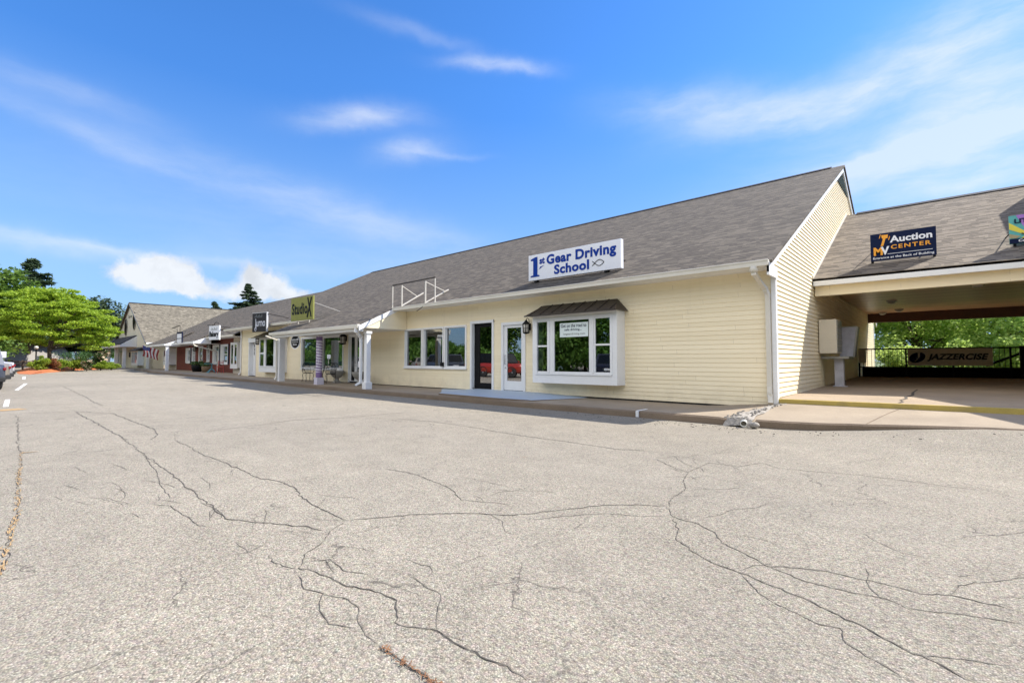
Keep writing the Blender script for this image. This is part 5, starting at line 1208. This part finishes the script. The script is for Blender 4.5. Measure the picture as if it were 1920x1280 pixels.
# ------------------------------------------------------------------ vehicles
def car(name, label, body_mat, loc, rz, boxy=False, top=None, sedan=False, group='parked cars along the left edge'):
    t = thing(name, label, 'car', (0,0,0), group=group)
    st = [(-2.32,.72,.48,.95),(-2.22,.86,.38,1.06),(-1.4,.91,.30,1.09),(0,.92,.26,1.06),(1.15,.91,.27,1.04),(1.9,.88,.32,.97 if not boxy else 1.06),(2.22,.80,.40,.82 if not boxy else 1.02),(2.32,.68,.48,.66 if not boxy else .9)]
    b = MB(); rows = []
    for y, hw, zb, zt in st:
        zm = zb+(zt-zb)*.6
        rows.append([(-hw*.9,y,zb),(-hw,y,zb+.14),(-hw,y,zm),(-hw*.95,y,zt-.02),(-hw*.8,y,zt),(hw*.8,y,zt),(hw*.95,y,zt-.02),(hw,y,zm),(hw,y,zb+.14),(hw*.9,y,zb)])
    b.grid(rows, 0, True, True); b.face(rows[0][::-1]); b.face(rows[-1]); b.build('body', body_mat, t)
    if boxy: yb0, yb1, yr0, yr1, zr, hr = -2.2, .85, -2.12, .45, 1.80, .74
    else: yb0, yb1, yr0, yr1, zr, hr = -2.22, 1.15, -1.85, .35, 1.72, .74
    if sedan: yb0, yb1, yr0, yr1, zr, hr = -1.55, 1.2, -.85, .35, 1.46, .62
    zbt, hb = 1.04, .84
    B = [(-hb,yb0,zbt),(hb,yb0,zbt),(hb,yb1,zbt),(-hb,yb1,zbt)]; T = [(-hr,yr0,zr),(hr,yr0,zr),(hr,yr1,zr),(-hr,yr1,zr)]
    c = MB(); c.face(T); c.face(B[::-1])
    for i in range(4): c.face([B[i],B[(i+1)%4],T[(i+1)%4],T[i]])
    c.build('cabin', top or body_mat, t, bevel=.06)
    def win(i, u0, u1, v0, v1):
        a, b_, c_, d_ = (Vector(q) for q in (B[i],B[(i+1)%4],T[(i+1)%4],T[i]))
        pt = lambda u, v: (a.lerp(b_,u)).lerp(d_.lerp(c_,u), v)
        n = (b_-a).cross(d_-a).normalized()
        if n.dot((a+b_)/2-Vector((0,-.5,1.2))) < 0: n = -n
        q = [pt(u0,v0),pt(u1,v0),pt(u1,v1),pt(u0,v1)]
        w_ = MB(); w_.prism([p+n*.008 for p in q], n*.006); w_.build('window', M['carglass'], t)
    win(0,.08,.92,.12,.88); win(2,.07,.93,.10,.92)
    for i, segs in ((1,((.05,.30),(.33,.60),(.63,.93))),(3,((.07,.37),(.40,.67),(.70,.95)))):
        for u0, u1 in segs: win(i,u0,u1,.12,.88)
    for sx in (-1,1):
        for y in (-1.38,1.40):
            w_ = MB(); x = sx*.79
            w_.lathe([(.22,-.11),(.33,-.12),(.365,-.08),(.365,.08),(.33,.12),(.22,.11)], (x,y,.365), 24, axis='x'); wh = w_.build('wheel', M['tyre'], t)
            r_ = MB(); r_.lathe([(0,-.03),(.06,-.03),(.07,-.02),(.2,-.0),(.225,.03),(.0,.03)] if sx < 0 else [(0,-.03),(.225,-.03),(.2,.0),(.07,.02),(.06,.03),(0,.03)], (x+sx*.09,y,.365), 10, axis='x'); r_.build('rim', M['rim'], wh)
            a_ = MB(); rows = []
            for k in range(13):
                an = math.pi*(k/12); rows.append([(sx*.925,y+.40*math.cos(an),.365+.40*math.sin(an)),(sx*.93,y+.46*math.cos(an),.365+.46*math.sin(an)),(sx*.80,y+.40*math.cos(an),.365+.40*math.sin(an))])
            a_.grid(rows, 0, False); a_.build('wheel_arch', M['tyre'], t)
        l_ = MB(); l_.box(sx*.78,sx*.875,-2.285,-2.2,.82,.94); l_.build('taillight', M['taillight'], t, bevel=.02)
        l_ = MB(); l_.box(sx*.52,sx*.80,2.16,2.31,.66,.80); l_.build('headlight', M['rim'], t, bevel=.02)
        m_ = MB(); m_.box(sx*.90,sx*1.08,.62,.76,1.06,1.22); m_.build('mirror', body_mat, t, bevel=.03)
    p_ = MB(); p_.box(-.85,.85,-2.36,-2.18,.36,.55); p_.build('bumper', M['tyre'], t, bevel=.03)
    p_ = MB(); p_.box(-.26,.26,-2.365,-2.33,.72,.86); p_.build('number_plate', M['signwhite'], t)
    t.location = loc; t.rotation_euler = (0,0,rz)
    return t
def rear_corner_at(W, rz):
    c, s = math.cos(rz), math.sin(rz); x, y = .88, -2.26
    return (W[0]-(c*x-s*y), W[1]-(s*x+c*y), zlot(W[0], W[1]))
for nm, lab, colr, W, a in (
    ('parked_suv','dark blue grey car with red tail light, nearest one at the left edge',(.05,.06,.085),(-28.0,.62),100),
    ('parked_car','tan silver car, second of the parked row, half hidden by the dark car',(.22,.19,.155),(-31.4,.84),120),
    ('parked_car','silver grey car, third of the parked row behind the tan car',(.27,.27,.28),(-35.0,1.03),120),
    ('parked_car','white car farthest along the parked row by the white sign',(.50,.50,.52),(-40.5,1.26),118)):
    car(nm, lab, paint(nm+'_paint', colr), rear_corner_at(W, rad(a)), rad(a), sedan=(nm != 'parked_suv'))
car('red_suv', 'red off road vehicle with black top seen mirrored in the glass doors', paint('red_paint',(.30,.028,.015)), (-24.5,-2.1,zlot(-24,-1.9)), rad(-97), True, M['black'])
car('dark_car', 'dark navy car seen mirrored in the bay window glass', paint('navy_paint',(.012,.016,.035)), (-15.2,-3.4,zlot(-15,-3)), rad(160))

# ------------------------------------------------------------------ trees and shrubs
import numpy as np
def leaves(name, clumps, per, size, mat, parent, seed, flat=.5, aspect=.6):
    """many small leaf faces gathered in clumps (centre, radii)"""
    R = np.random.default_rng(seed); cs = []
    for c, r in clumps:
        n = int(per*R.uniform(.7,1.3)); d = R.normal(size=(n,3)); d /= np.linalg.norm(d,axis=1)[:,None]
        cs.append(np.array(c)+d*(R.random((n,1))**.45)*np.array(r))
    P = np.concatenate(cs); n = len(P)
    N = R.normal(size=(n,3)); N[:,2] = np.abs(N[:,2])+flat; N /= np.linalg.norm(N,axis=1)[:,None]
    A = np.cross(N, R.normal(size=(n,3))); A /= np.linalg.norm(A,axis=1)[:,None]; B = np.cross(N,A)
    s = (size*R.uniform(.55,1.35,size=(n,1)))/2
    V = np.stack([P-A*s, P-B*s*aspect+N*s*.2, P+A*s, P+B*s*aspect+N*s*.2], 1).reshape(-1,3)
    me = bpy.data.meshes.new(name); me.vertices.add(4*n); me.vertices.foreach_set('co', V.ravel())
    me.loops.add(4*n); me.loops.foreach_set('vertex_index', np.arange(4*n)); me.polygons.add(n)
    me.polygons.foreach_set('loop_start', np.arange(0,4*n,4)); me.polygons.foreach_set('loop_total', np.full(n,4))
    me.materials.append(mat); me.update(calc_edges=True); me.validate()
    o = bpy.data.objects.new(name, me); COL.objects.link(o)
    if parent is not None: attach(o, parent)
    return o
def ball_clumps(R, n, c, rad_, rr, zmin=None, shell=.6):
    out = []
    while len(out) < n:
        d = Vector((R.gauss(0,1),R.gauss(0,1),R.gauss(0,1))).normalized()*(shell+(1-shell)*R.random())
        p = (c[0]+d.x*rad_[0], c[1]+d.y*rad_[1], c[2]+d.z*rad_[2])
        if zmin is not None and p[2] < zmin: continue
        k = R.uniform(.6,1.3); out.append((p, (rr[0]*k, rr[1]*k, rr[2]*k)))
    return out
def trunk(mb, R, base, h, r0, tips):
    b = Vector(base); top = b+Vector((R.uniform(-.3,.3),R.uniform(-.3,.3),h))
    mb.tube([b-Vector((0,0,.3)), b+(top-b)*.1, b.lerp(top,.5)+Vector((R.uniform(-.15,.15),R.uniform(-.15,.15),0)), top], [r0*1.35,r0,r0*.8,r0*.5], 9)
    for q in tips:
        q = Vector(q); s = b.lerp(top, R.uniform(.45,1.0)); m_ = s.lerp(q,.5)+Vector((0,0,R.uniform(.0,.5)))
        mb.tube([s, m_, q], [r0*.42,r0*.26,r0*.08], 6)
def broad_tree(name, label, group, seed, height, radii, mat, crown_low, nc=70, per=130, leaf=.30, r0=.22, flatpads=False):
    """built at the origin"""
    R = random.Random(seed); t = thing(name, label, 'tree', (0,0,0), group=group)
    cz_ = (height+crown_low)/2
    if flatpads:
        cl = []
        for i in range(nc):
            a = R.uniform(0,6.283); q = R.random()**.55; u = q*math.cos(a), q*math.sin(a)
            zt = crown_low+(height-crown_low)*math.sqrt(max(0,1-q*q*.93))
            z = zt-(zt-crown_low)*(R.random()**2.1)*.95
            k = R.uniform(.45,1.25); jz = R.gauss(0,.28); js = R.uniform(.88,1.10)
            cl.append(((u[0]*radii[0]*js,u[1]*radii[1]*js,z+jz),(.95*k,.95*k,.26*k)))
    else:
        cl = ball_clumps(R, nc, (0,0,cz_), (radii[0],radii[1],(height-crown_low)/2), (radii[0]*.27,radii[1]*.27,(height-crown_low)*.12), shell=.35)
    mb = MB(); tips = [c for c, r in R.sample(cl, min(16, len(cl)))]
    trunk(mb, R, (0,0,0), crown_low+(height-crown_low)*.35, r0, tips); mb.build('trunk', M['bark'], t)
    leaves('crown', cl, per, leaf, mat, t, seed, aspect=.65)
    return t
def conifer(name, label, group, seed, height, rbase, low=.12, per=26, leaf=.55, mat=None, whorls=22, ragged=.35, zj=.02):
    R = random.Random(seed); t = thing(name, label, 'tree', (0,0,0), group=group)
    mb = MB(); mb.tube([(0,0,-.3),(0,0,height*.5),(0,0,height)], [height*.018,height*.011,.02], 8); cl = []
    for w in range(whorls):
        f = w/(whorls-1); z = height*(low+(1-low)*f); rb = rbase*(1-f)**.8*(1 if f > .12 else .8)+.15
        for k in range(7 if f < .8 else 4):
            a = R.uniform(0,6.283); z = height*(low+(1-low)*f)+R.gauss(0, height*zj)*(1-f*.7); L = rb*R.uniform(1-ragged,1+ragged*.5); n = max(2, int(L/.55))
            e = (L*math.cos(a), L*math.sin(a), z-L*.12+R.uniform(-.2,.3)); mb.tube([(0,0,z),e], [.05,.012], 5)
            for q in range(n):
                s = (q+1)/n; cl.append(((e[0]*s,e[1]*s,z+(e[2]-z)*s+.06),(.5+.25*(1-s),.5+.25*(1-s),.24)))
    mb.build('trunk', M['bark'], t); leaves('crown', cl, per, leaf, mat or L_PINE, t, seed, flat=.7, aspect=.3)
    return t
def put(t, x, y, z=-1.0, s=1.0, rz=0.0, sz=None):
    t.location = (x,y,z); t.scale = (s,s,sz or s); t.rotation_euler = (0,0,rz)
def shrub(name, label, x, y, z, r, h, mat, seed, per=150, nc=16, leaf=.14, blossom=False, group='shrubs on the mulch island'):
    R = random.Random(seed); t = thing(name, label, 'shrub', (x,y,z), group=group)
    cl = ball_clumps(R, nc, (x,y,z+h*.5), (r*.8,r*.8,h*.42), (r*.38,r*.38,h*.2), shell=.3)
    mb = MB()
    for c, _ in cl[:7]: mb.tube([(x,y,z-.1),(x+(c[0]-x)*.4,y+(c[1]-y)*.4,z+(c[2]-z)*.6),c], [.03,.022,.008], 5)
    mb.build('stems', M['bark'], t); leaves('foliage', cl, per, leaf, mat, t, seed, aspect=.5)
    if blossom: leaves('blossom', cl[:10], 26, .24, M['petal'], t, seed+1, flat=1.0, aspect=.9)
    return t
locust = broad_tree('broad_tree', 'broad bright green tree with layered spreading crown on the mulch island', None, 5, 7.9, (4.9,4.7), L_LOCUST, 2.3, nc=270, per=170, leaf=.21, r0=.19, flatpads=True)
put(locust, -64.6, 4.3, -1.0)
dec = broad_tree('leafy_tree', 'tall mid green leafy tree at the left edge behind the parked cars', 'leafy trees behind the lot', 9, 11.5, (4.3,4.3), L_DECID, 1.6, nc=120, per=110, leaf=.42, r0=.26)
put(dec, -80, .1, -1.0, 1.03, .4)
for x, y, s, rz, lab in ((-88,-4.5,1.15,1.2,'mid green leafy tree far left, behind the tall left edge tree'),(-97,2.0,.85,2.2,'mid green leafy tree behind the grey roofed house'),(-100,12.6,.72,3.0,'mid green leafy tree left of the gabled wing'),
                         (-106,18,.8,4.4,'mid green leafy tree showing over the gabled wing porch')):
    o = dup(dec); put(o, x, y, -1.0, s, rz); o['label'] = lab
for i, (x, y, s, rz) in enumerate(((-54,-29,.6,.9),(-88,-20,1.1,.9),(-97,-24,1.1,2.2),(-106,-19,1.2,3.7),(-118,-22,1.2,5.1),(-130,-18,1.3,.7),(-29,-21,.75,2.2),(-35.5,-25,.9,.1),(-22.5,-22,.8,4.6),(-78,-22,1.0,.3),(-70,-25,1.1,.8),(-63,-23,1.05,1.4),(-46,-24,1.0,2.3),(-39,-28,1.15,3.1),(-33,-23,.9,4.0),(-26,-27,1.0,5.2),(-19,-24,.85,.9),(-12,-28,1.05,2.9),(-5,-23,.9,1.9),(3,-27,1.1,.2),(11,-24,1,3.3),(20,-26,1.1,4.4))):
    o = dup(dec); put(o, x, y, -1.3, s, rz); o['label'] = 'leafy tree across the lot, seen only mirrored in the shop windows'; o['group'] = 'trees mirrored in the windows'
hedge = shrub('boundary_hedge', 'leafy hedge across the lot, seen only mirrored in the shop windows', 0, 0, 0, 4.0, 2.6, L_DECID, 91, per=170, nc=40, leaf=.4, group='hedges mirrored in the windows')
for k in range(17):
    o = hedge if k == 0 else dup(hedge); o.location = (-112+8*k, -20-1.5*(k % 2), -1.3); o.scale = (1.25,1,1.0+.45*((k*5) % 3))
pine = conifer('pine_tree', 'tall dark pine rising behind the broad bright tree', None, 3, 14.6, 5.2, low=.3, per=46, leaf=.7, whorls=17, ragged=.7, zj=.045)
put(pine, -93, 4.1, -1.0)
dk = broad_tree('dark_tree', 'dark olive tree rising between the broad bright tree and the gabled wing', 'dark trees behind the lot', 31, 11.0, (3.4,3.6), L_PINE, 1.2, nc=170, per=120, leaf=.38, r0=.24)
put(dk, -94, 11.2, -1.0, .98)
o = dup(dk); put(o, -97, 7.0, -1.0, .98, 2.0); o['label'] = 'dark olive tree directly behind the crown of the broad bright tree'
o = dup(dk); put(o, -104, 15.6, -1.0, .80, 4.0); o['label'] = 'low dark tree showing just left of the gable of the wing'
spr = conifer('spruce_tree', 'dark conical spruce showing above the roof ridge in front of the cloud', 'conifers behind the shops', 12, 18.2, 7.4, low=.1, per=60, leaf=.6, whorls=28, ragged=.5, zj=.03)
put(spr, -117.5, 40, -1.0)
o = dup(spr); put(o, -113, 32.0, -1.0, .72, 1.1); o['label'] = 'small dark conifer tip peeping over the tan roof left of the spruce'
o = dup(spr); put(o, -104, 40.5, -1.0, .60, 2.3); o['label'] = 'low dark conifer hidden mostly by the shop roofs'
fresh = broad_tree('backyard_tree', 'bright green leafy tree filling the left of the passage opening', 'trees behind the passage', 17, 7.6, (3.6,3.6), L_FRESH, .2, nc=90, per=140, leaf=.24, r0=.2)
put(fresh, -5.6, 40.5, -1.3)
for x, y, s, rz, lab in ((-1.2,44.0,1.05,1.1,'bright green leafy tree in the middle of the passage opening'),(2.9,40.8,.95,2.6,'bright green leafy tree right of the middle of the passage opening'),(7.2,44.5,1.1,4.1,'bright green leafy tree at the right end of the passage opening'),
                         (-9.8,47,1.1,5.0,'leafy tree behind the passage seen past the cream wall corner'),(1.0,50,1.2,.2,'taller leafy tree behind the others in the passage opening')):
    o = dup(fresh); put(o, x, y, -1.3, s, rz); o['label'] = lab
def ang(px): return .0257+(px-40)*.000655
for i, (nm, lab, px, r_, w_, h, mat, bl) in enumerate((
    ('flowering_shrub','large rounded shrub with faded pinkish blossoms near the gabled wing',187,68,1.15,2.3,L_DARKSHRUB,True),
    ('flowering_shrub','small rounded shrub with a few blossoms in front of the yellow-green plants',167,62.5,.75,1.05,L_DARKSHRUB,True),
    ('leafy_shrub','yellow-green plants at the left end of the mulch island beside the pale post',86,61,.85,1.45,L_SHRUB,False),
    ('rusty_shrub','rusty red low shrub under the broad tree trunk',104,61.5,.7,1.3,L_RUST,False),
    ('leafy_shrub','yellow-green plants just right of the rusty shrub',122,62.5,.85,1.2,L_SHRUB,False),
    ('leafy_shrub','yellow-green plants in the middle of the mulch island',143,63.5,.95,1.15,L_SHRUB,False),
    ('leafy_shrub','low green plants right of the small flowering shrub',192,65.5,.85,1.0,L_SHRUB,False),
    ('leafy_shrub','low green plants at the right end of the island by the porch post',212,67.5,.8,.9,L_SHRUB,False),
    ('dark_shrub','dark green hedge-like shrub behind the yellow-green plants',140,72,1.9,2.3,L_DARKSHRUB,False),
    ('dark_shrub','dark green shrub behind the island left of the flowering shrub',165,73,1.5,2.2,L_DARKSHRUB,False))):
    c = 1/math.sqrt(1+ang(px)**2); shrub(nm, lab, -r_*c, r_*c*ang(px), -.95, w_, h, mat, 40+i, blossom=bl)
# low planting behind the passage railing
for i, x in enumerate((-7,-4.4,-2.0,.3,2.6,5.2)):
    shrub('backyard_shrub', ['sunlit bush behind the left end of the passage railing','sunlit bush seen low between the cream wall corner and the banner','sunlit bush behind the left edge of the tan banner','sunlit bush behind the middle of the tan banner','sunlit bush behind the right end of the tan banner','sunlit bush behind the sloping handrail'][i], x, 36.2+.6*math.sin(i*2), -1.3, 1.5, 2.6, L_FRESH, 70+i, per=260, nc=20, leaf=.2, group='bushes behind the passage railing')
# mulch bed
mb = MB(); P = [(-53.6,2.5),(-57.9,3.6),(-62,4.9),(-67,6.8),(-70.2,8.9),(-71.0,10.4),(-76,10.6),(-80,9),(-80,3.2),(-70,2.4),(-62,2.0),(-56,1.9)]
cx, cy = sum(p[0] for p in P)/len(P), sum(p[1] for p in P)/len(P); R = random.Random(2); rows = []
for k in range(6):
    f = 1-k/6; rows.append([(cx+(p[0]-cx)*f+R.uniform(-.1,.1)*(k > 0), cy+(p[1]-cy)*f+R.uniform(-.1,.1)*(k > 0), zl(cx+(p[0]-cx)*f)+(.01 if k == 0 else .10+.05*k+R.uniform(-.03,.03))) for p in P])
mb.grid(rows, 0, False, True); mb.face(rows[-1]); structure(mb.build('mulch_bed', M['mulch']))
# grey roofed house beyond the island
t = thing('distant_house', 'low house with weathered grey hipped roof behind the broad tree', 'house', (-96,4.4,-1))
b = MB(); b.box(-101,-92.5,1.4,8.2,-1.1,.1); b.build('wall', M['greyroof'], t)
b = MB(); E1 = [(-101.4,.8,-.05),(-92,.8,-.05),(-92,8.8,-.05),(-101.4,8.8,-.05)]; T1 = [(-99,3.4,2.75),(-94.5,3.4,2.75),(-94.5,7.2,2.75),(-99,7.2,2.75)]
b.face(T1)
for i in range(4): b.face([E1[i],E1[(i+1)%4],T1[(i+1)%4],T1[i]])
b.build('roof', M['greyroof'], t)
b = MB(); b.box(-94.2,-93.6,3.5,4.0,2.0,3.1); b.build('chimney', M['brown'], t)
t = thing('bollard', 'pale weathered post at the left end of the mulch island', 'post', (-61.9,3.35,-1.03)); b = MB(); b.lathe([(0,0),(.14,0),(.13,1.35),(.10,1.46),(0,1.48)], (-61.9,3.35,-1.03), 12); b.build('shaft', M['stone'], t)
t = thing('lamp_post', 'short black lamp post with white globe beyond the mulch island', 'lamp', (-72,3.72,-1)); b = MB(); b.tube([(-72,3.72,-1),(-72,3.72,1.2)], .06, 8); b.build('pole', M['black'], t)
b = MB(); b.lathe([(0,0),(.1,.02),(.19,.18),(.14,.34),(0,.38)], (-72,3.72,1.2), 12); b.build('globe', M['lampglass'], t)
t = thing('parking_sign', 'small white square sign on a post behind the parked cars', 'sign', (-46,.80,-1.1)); b = MB(); b.tube([(-46,.80,-1.1),(-46,.80,.6)], .03, 6); b.build('pole', M['steel'], t)
b = MB(); b.box(-45.95,-45.93,.62,.98,.20,.60); b.build('panel', M['signwhite'], t); b = MB(); b.box(-45.93,-45.925,.70,.90,.30,.36); b.build('lettering', M['greytext'], t)
t = thing('low_fence', 'low dark rail fence at the far end of the parked row', 'fence', (-72,2.2,-1))
for z in (-.45,-.1): b = MB(); b.bar((-66,.2,z),(-74,3.6,z),.08,.14); b.build('rail', M['bark'], t)
for k in range(5): b = MB(); b.box(-66.08-2*k,-65.92-2*k,.12+.85*k,.28+.85*k,-1.05,.05); b.build('post', M['bark'], t)

# ------------------------------------------------------------------ sky, sun, camera
CIRRUS = [((-0.5899, 0.6036, 0.5363), (9.81, 9.677, -0.101), (36.868, -32.685, 77.337), 0.85), ((-0.5492, 0.6454, 0.5308), (14.291, 14.545, -2.899), (64.301, -34.897, 108.97), 0.3), ((-0.7789, 0.4448, 0.442), (6.376, 8.789, 2.391), (16.536, -16.848, 46.099), 0.75), ((-0.743, 0.5371, 0.3994), (11.609, 13.052, 4.047), (10.85, -20.53, 47.797), 0.7), ((-0.7073, 0.5837, 0.3989), (11.595, 13.395, 0.96), (52.487, -44.734, 158.537), 0.4), ((-0.6617, 0.4851, 0.5717), (5.969, 8.166, -0.019), (48.81, -19.199, 72.793), 0.22), ((-0.9203, 0.0594, 0.3867), (1.824, 11.551, 2.566), (24.373, 1.504, 57.78), 0.26), ((-0.938, 0.0851, 0.3361), (0.17, 8.382, -1.649), (27.471, 17.385, 72.26), 0.24), ((-0.9255, 0.2018, 0.3206), (0.937, 6.131, -1.153), (17.047, 8.814, 43.668), 0.18), ((-0.8729, 0.3799, 0.306), (1.501, 4.054, -0.753), (12.737, 3.889, 31.507), 0.2), ((-0.7886, 0.5562, 0.2621), (1.967, 3.106, -0.671), (10.818, 1.312, 29.772), 0.28), ((-0.9841, 0.0419, 0.1724), (0.47, 9.104, 0.466), (13.94, 2.02, 79.066), 0.65), ((-0.9748, 0.1377, 0.1757), (2.914, 18.742, 1.48), (25.931, -1.522, 145.042), 0.45), ((-0.9361, 0.3044, 0.1762), (3.152, 9.455, 0.408), (26.174, -4.522, 146.902), 0.3), ((-0.2923, 0.8448, 0.4482), (6.291, 3.273, -2.066), (9.871, -12.114, 29.272), 0.7), ((-0.1784, 0.8933, 0.4125), (6.317, 1.834, -1.24), (2.833, -16.245, 36.401), 0.6), ((-0.0261, 0.8989, 0.4373), (6.497, -0.124, 0.644), (-5.412, -9.209, 18.605), 0.75), ((0.0575, 0.8943, 0.4437), (11.006, -1.439, 1.474), (-5.927, -8.151, 17.197), 0.6), ((0.0623, 0.9304, 0.3611), (8.831, -0.322, -0.692), (-2.782, -6.843, 18.111), 0.8), ((-0.0312, 0.9474, 0.3186), (6.062, 0.379, -0.531), (-1.972, -8.79, 25.947), 0.7), ((0.0504, 0.9621, 0.2678), (8.948, -0.115, -1.271), (-1.84, -10.249, 37.163), 0.9), ((-0.0705, 0.9446, 0.3205), (9.313, 0.8, -0.308), (-7.743, -27.779, 80.157), 0.4), ((-0.1285, 0.9463, 0.2967), (5.079, 0.844, -0.492), (-0.233, -6.861, 21.782), 0.25), ((-0.8883, 0.3878, 0.2458), (0.864, 2.032, -0.084), (4.528, 0.076, 16.242), 0.16), ((-0.8672, 0.4629, 0.1836), (1.163, 2.116, 0.157), (3.762, -2.388, 23.795), 0.18)]
CUMULUS = [((-0.9786, 0.1492, 0.1417), (7.242, 42.766, 4.977), (11.317, -3.886, 82.258), 1), ((-0.9707, 0.1862, 0.152), (6.214, 29.589, 3.436), (6.823, -2.485, 46.602), 1.1), ((-0.9638, 0.2182, 0.153), (7.488, 30.705, 3.371), (5.895, -2.318, 40.439), 1.1), ((-0.971, 0.2015, 0.1289), (3.49, 15.843, 1.519), (6.755, -2.764, 55.224), 0.95), ((-0.9617, 0.2417, 0.1289), (10.926, 41.502, 3.68), (6.466, -2.884, 53.641), 0.85), ((-0.9318, 0.3285, 0.1546), (14.214, 38.7, 3.424), (6.23, -3.117, 44.175), 1.1), ((-0.924, 0.3538, 0.145), (9.14, 25.197, -3.244), (9.211, 3.841, 49.323), 1), ((-0.9374, 0.3238, 0.1281), (7.208, 20.272, 1.509), (7.355, -3.869, 63.622), 0.8), ((-0.9084, 0.3989, 0.1252), (8.186, 19.019, -1.197), (13.042, 1.971, 88.336), 0.75), ((-0.9493, 0.2925, 0.1152), (7.593, 23.965, 1.717), (9.869, -5.101, 94.291), 0.6)]
SKY_SAT, SKY_VAL, CLOUD, SUN_E, EXPO = 1.14, 1.05, (4.5,4.65,4.85), 4.0, 1.05
SKY_TINT, BACKFILL, CIRR = (.71,.86,1.10), (11.5,11.1,10.4), (4.6,4.8,5.1)

SUN = Vector((.60,.708,1.0)).normalized()
EL = math.asin(SUN.z); AZ_ = math.atan2(SUN.x, SUN.y)
wd = bpy.data.worlds.new('World'); sc.world = wd; wd.use_nodes = True; wd.node_tree.nodes.clear()
t = NT(wd.node_tree); out = t.a('ShaderNodeOutputWorld')
sky = t.a('ShaderNodeTexSky', sky_type='NISHITA', sun_disc=False, sun_elevation=EL, sun_rotation=AZ_, air_density=1.0, dust_density=.35, ozone_density=2.2, altitude=150)
D = t.a('ShaderNodeTexCoord').outputs['Generated']
warp = t.vmath('MULTIPLY', t.vmath('SUBTRACT', t.noise(D, 7.0, 5, .6, 'Color'), (.5,.5,.5)), (.055,.055,.04))
Dw = t.vmath('ADD', D, warp)
fine = t.vmath('MULTIPLY', t.vmath('SUBTRACT', t.noise(D, 24.0, 6, .65, 'Color'), (.5,.5,.5)), (.05,.05,.04))
Dc = t.vmath('ADD', D, fine)
def blobs(src, items, power):
    tot = None
    for c, U, V, stg in items:
        e = t.vmath('SUBTRACT', src, c)
        a = t.vmath('DOT_PRODUCT', e, U); b = t.vmath('DOT_PRODUCT', e, V)
        r2 = t.math('ADD', t.math('MULTIPLY', a, a), t.math('MULTIPLY', b, b))
        k = t.math('MULTIPLY', t.math('POWER', 2.71828, t.math('MULTIPLY', r2, -power)), stg)
        tot = k if tot is None else t.math('ADD', tot, k)
    return tot
streak = t.noise(t.vmath('MULTIPLY', Dw, (5.0,5.0,20.0)), 1.0, 7, .6)
ci = t.math('MULTIPLY', blobs(Dw, CIRRUS, .9), t.ramp(streak, [(.28,.25),(.68,1.25)]), clamp=True)
cu = blobs(Dc, CUMULUS, 1.0)
cuf = t.ramp(t.math('ADD', cu, t.math('MULTIPLY', t.math('SUBTRACT', t.noise(D, 30, 5, .6), .5), .5)), [(.26,0),(.95,1)])
col = sky.outputs[0]
hsv = t.a('ShaderNodeHueSaturation', {'Hue': .5, 'Saturation': SKY_SAT, 'Value': SKY_VAL, 'Fac': 1.0, 'Color': t.mix(1.0, col, SKY_TINT, 'MULTIPLY')})
el = t.a('ShaderNodeSeparateXYZ', {0: D}).outputs[2]
low = t.a('ShaderNodeMapRange', {'Value': el, 'From Min': 0.0, 'From Max': .5, 'To Min': .80, 'To Max': 1.12}).outputs[0]
hsv = t.a('ShaderNodeMix', {0: 1.0, 6: hsv.outputs[0], 7: low}, data_type='RGBA', blend_type='MULTIPLY')
pale = t.a('ShaderNodeMapRange', {'Value': el, 'From Min': .46, 'From Max': .0, 'To Min': 0.0, 'To Max': .78}).outputs[0]
hsv = t.a('ShaderNodeMix', {0: pale, 6: hsv.outputs[2], 7: (1.85,2.9,4.5,1)}, data_type='RGBA')
col = t.mix(t.math('MULTIPLY', ci, .62), hsv.outputs[2], CIRR)
shade = t.ramp(t.noise(Dc, 14, 4), [(.35, tuple(x*.80 for x in CLOUD)), (.6, CLOUD)])
col = t.mix(t.math('MULTIPLY', cuf, .92), col, shade)
# an added bank of bright cloud, unseen behind the camera, lifts the shaded facade
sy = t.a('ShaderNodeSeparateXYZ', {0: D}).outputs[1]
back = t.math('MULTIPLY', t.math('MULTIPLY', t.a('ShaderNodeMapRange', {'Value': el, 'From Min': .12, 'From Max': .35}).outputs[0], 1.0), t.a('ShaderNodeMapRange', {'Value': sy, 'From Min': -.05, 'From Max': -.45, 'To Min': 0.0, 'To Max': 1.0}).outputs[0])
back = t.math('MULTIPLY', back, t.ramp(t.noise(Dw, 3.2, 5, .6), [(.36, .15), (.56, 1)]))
col = t.mix(t.math('MULTIPLY', back, .85), col, BACKFILL)
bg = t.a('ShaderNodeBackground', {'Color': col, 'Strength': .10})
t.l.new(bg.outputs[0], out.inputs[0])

sl = bpy.data.lights.new('sun', 'SUN'); sl.energy = SUN_E; sl.angle = rad(.5); sl.color = (1.0,.945,.86)
so = bpy.data.objects.new('sun', sl); COL.objects.link(so); so.rotation_euler = SUN.to_track_quat('Z','Y').to_euler()

cam = bpy.data.cameras.new('camera'); cam.sensor_fit = 'HORIZONTAL'; cam.sensor_width = 36; cam.lens = 36*892/1920; cam.clip_start = .05; cam.clip_end = 3000
co = bpy.data.objects.new('camera', cam); COL.objects.link(co)
co.location = (0,0,0); co.rotation_euler = (rad(90)+math.atan(36/892), 0, rad(42.04)); sc.camera = co
sc.view_settings.view_transform = 'Standard'; sc.view_settings.look = 'None'; sc.view_settings.exposure = EXPO; sc.view_settings.gamma = 1
sc.render.engine = 'CYCLES'; sc.cycles.use_denoising = True
sc.cycles.max_bounces = 8; sc.cycles.transparent_max_bounces = 12; sc.cycles.sample_clamp_indirect = 8
sc.render.film_transparent = False
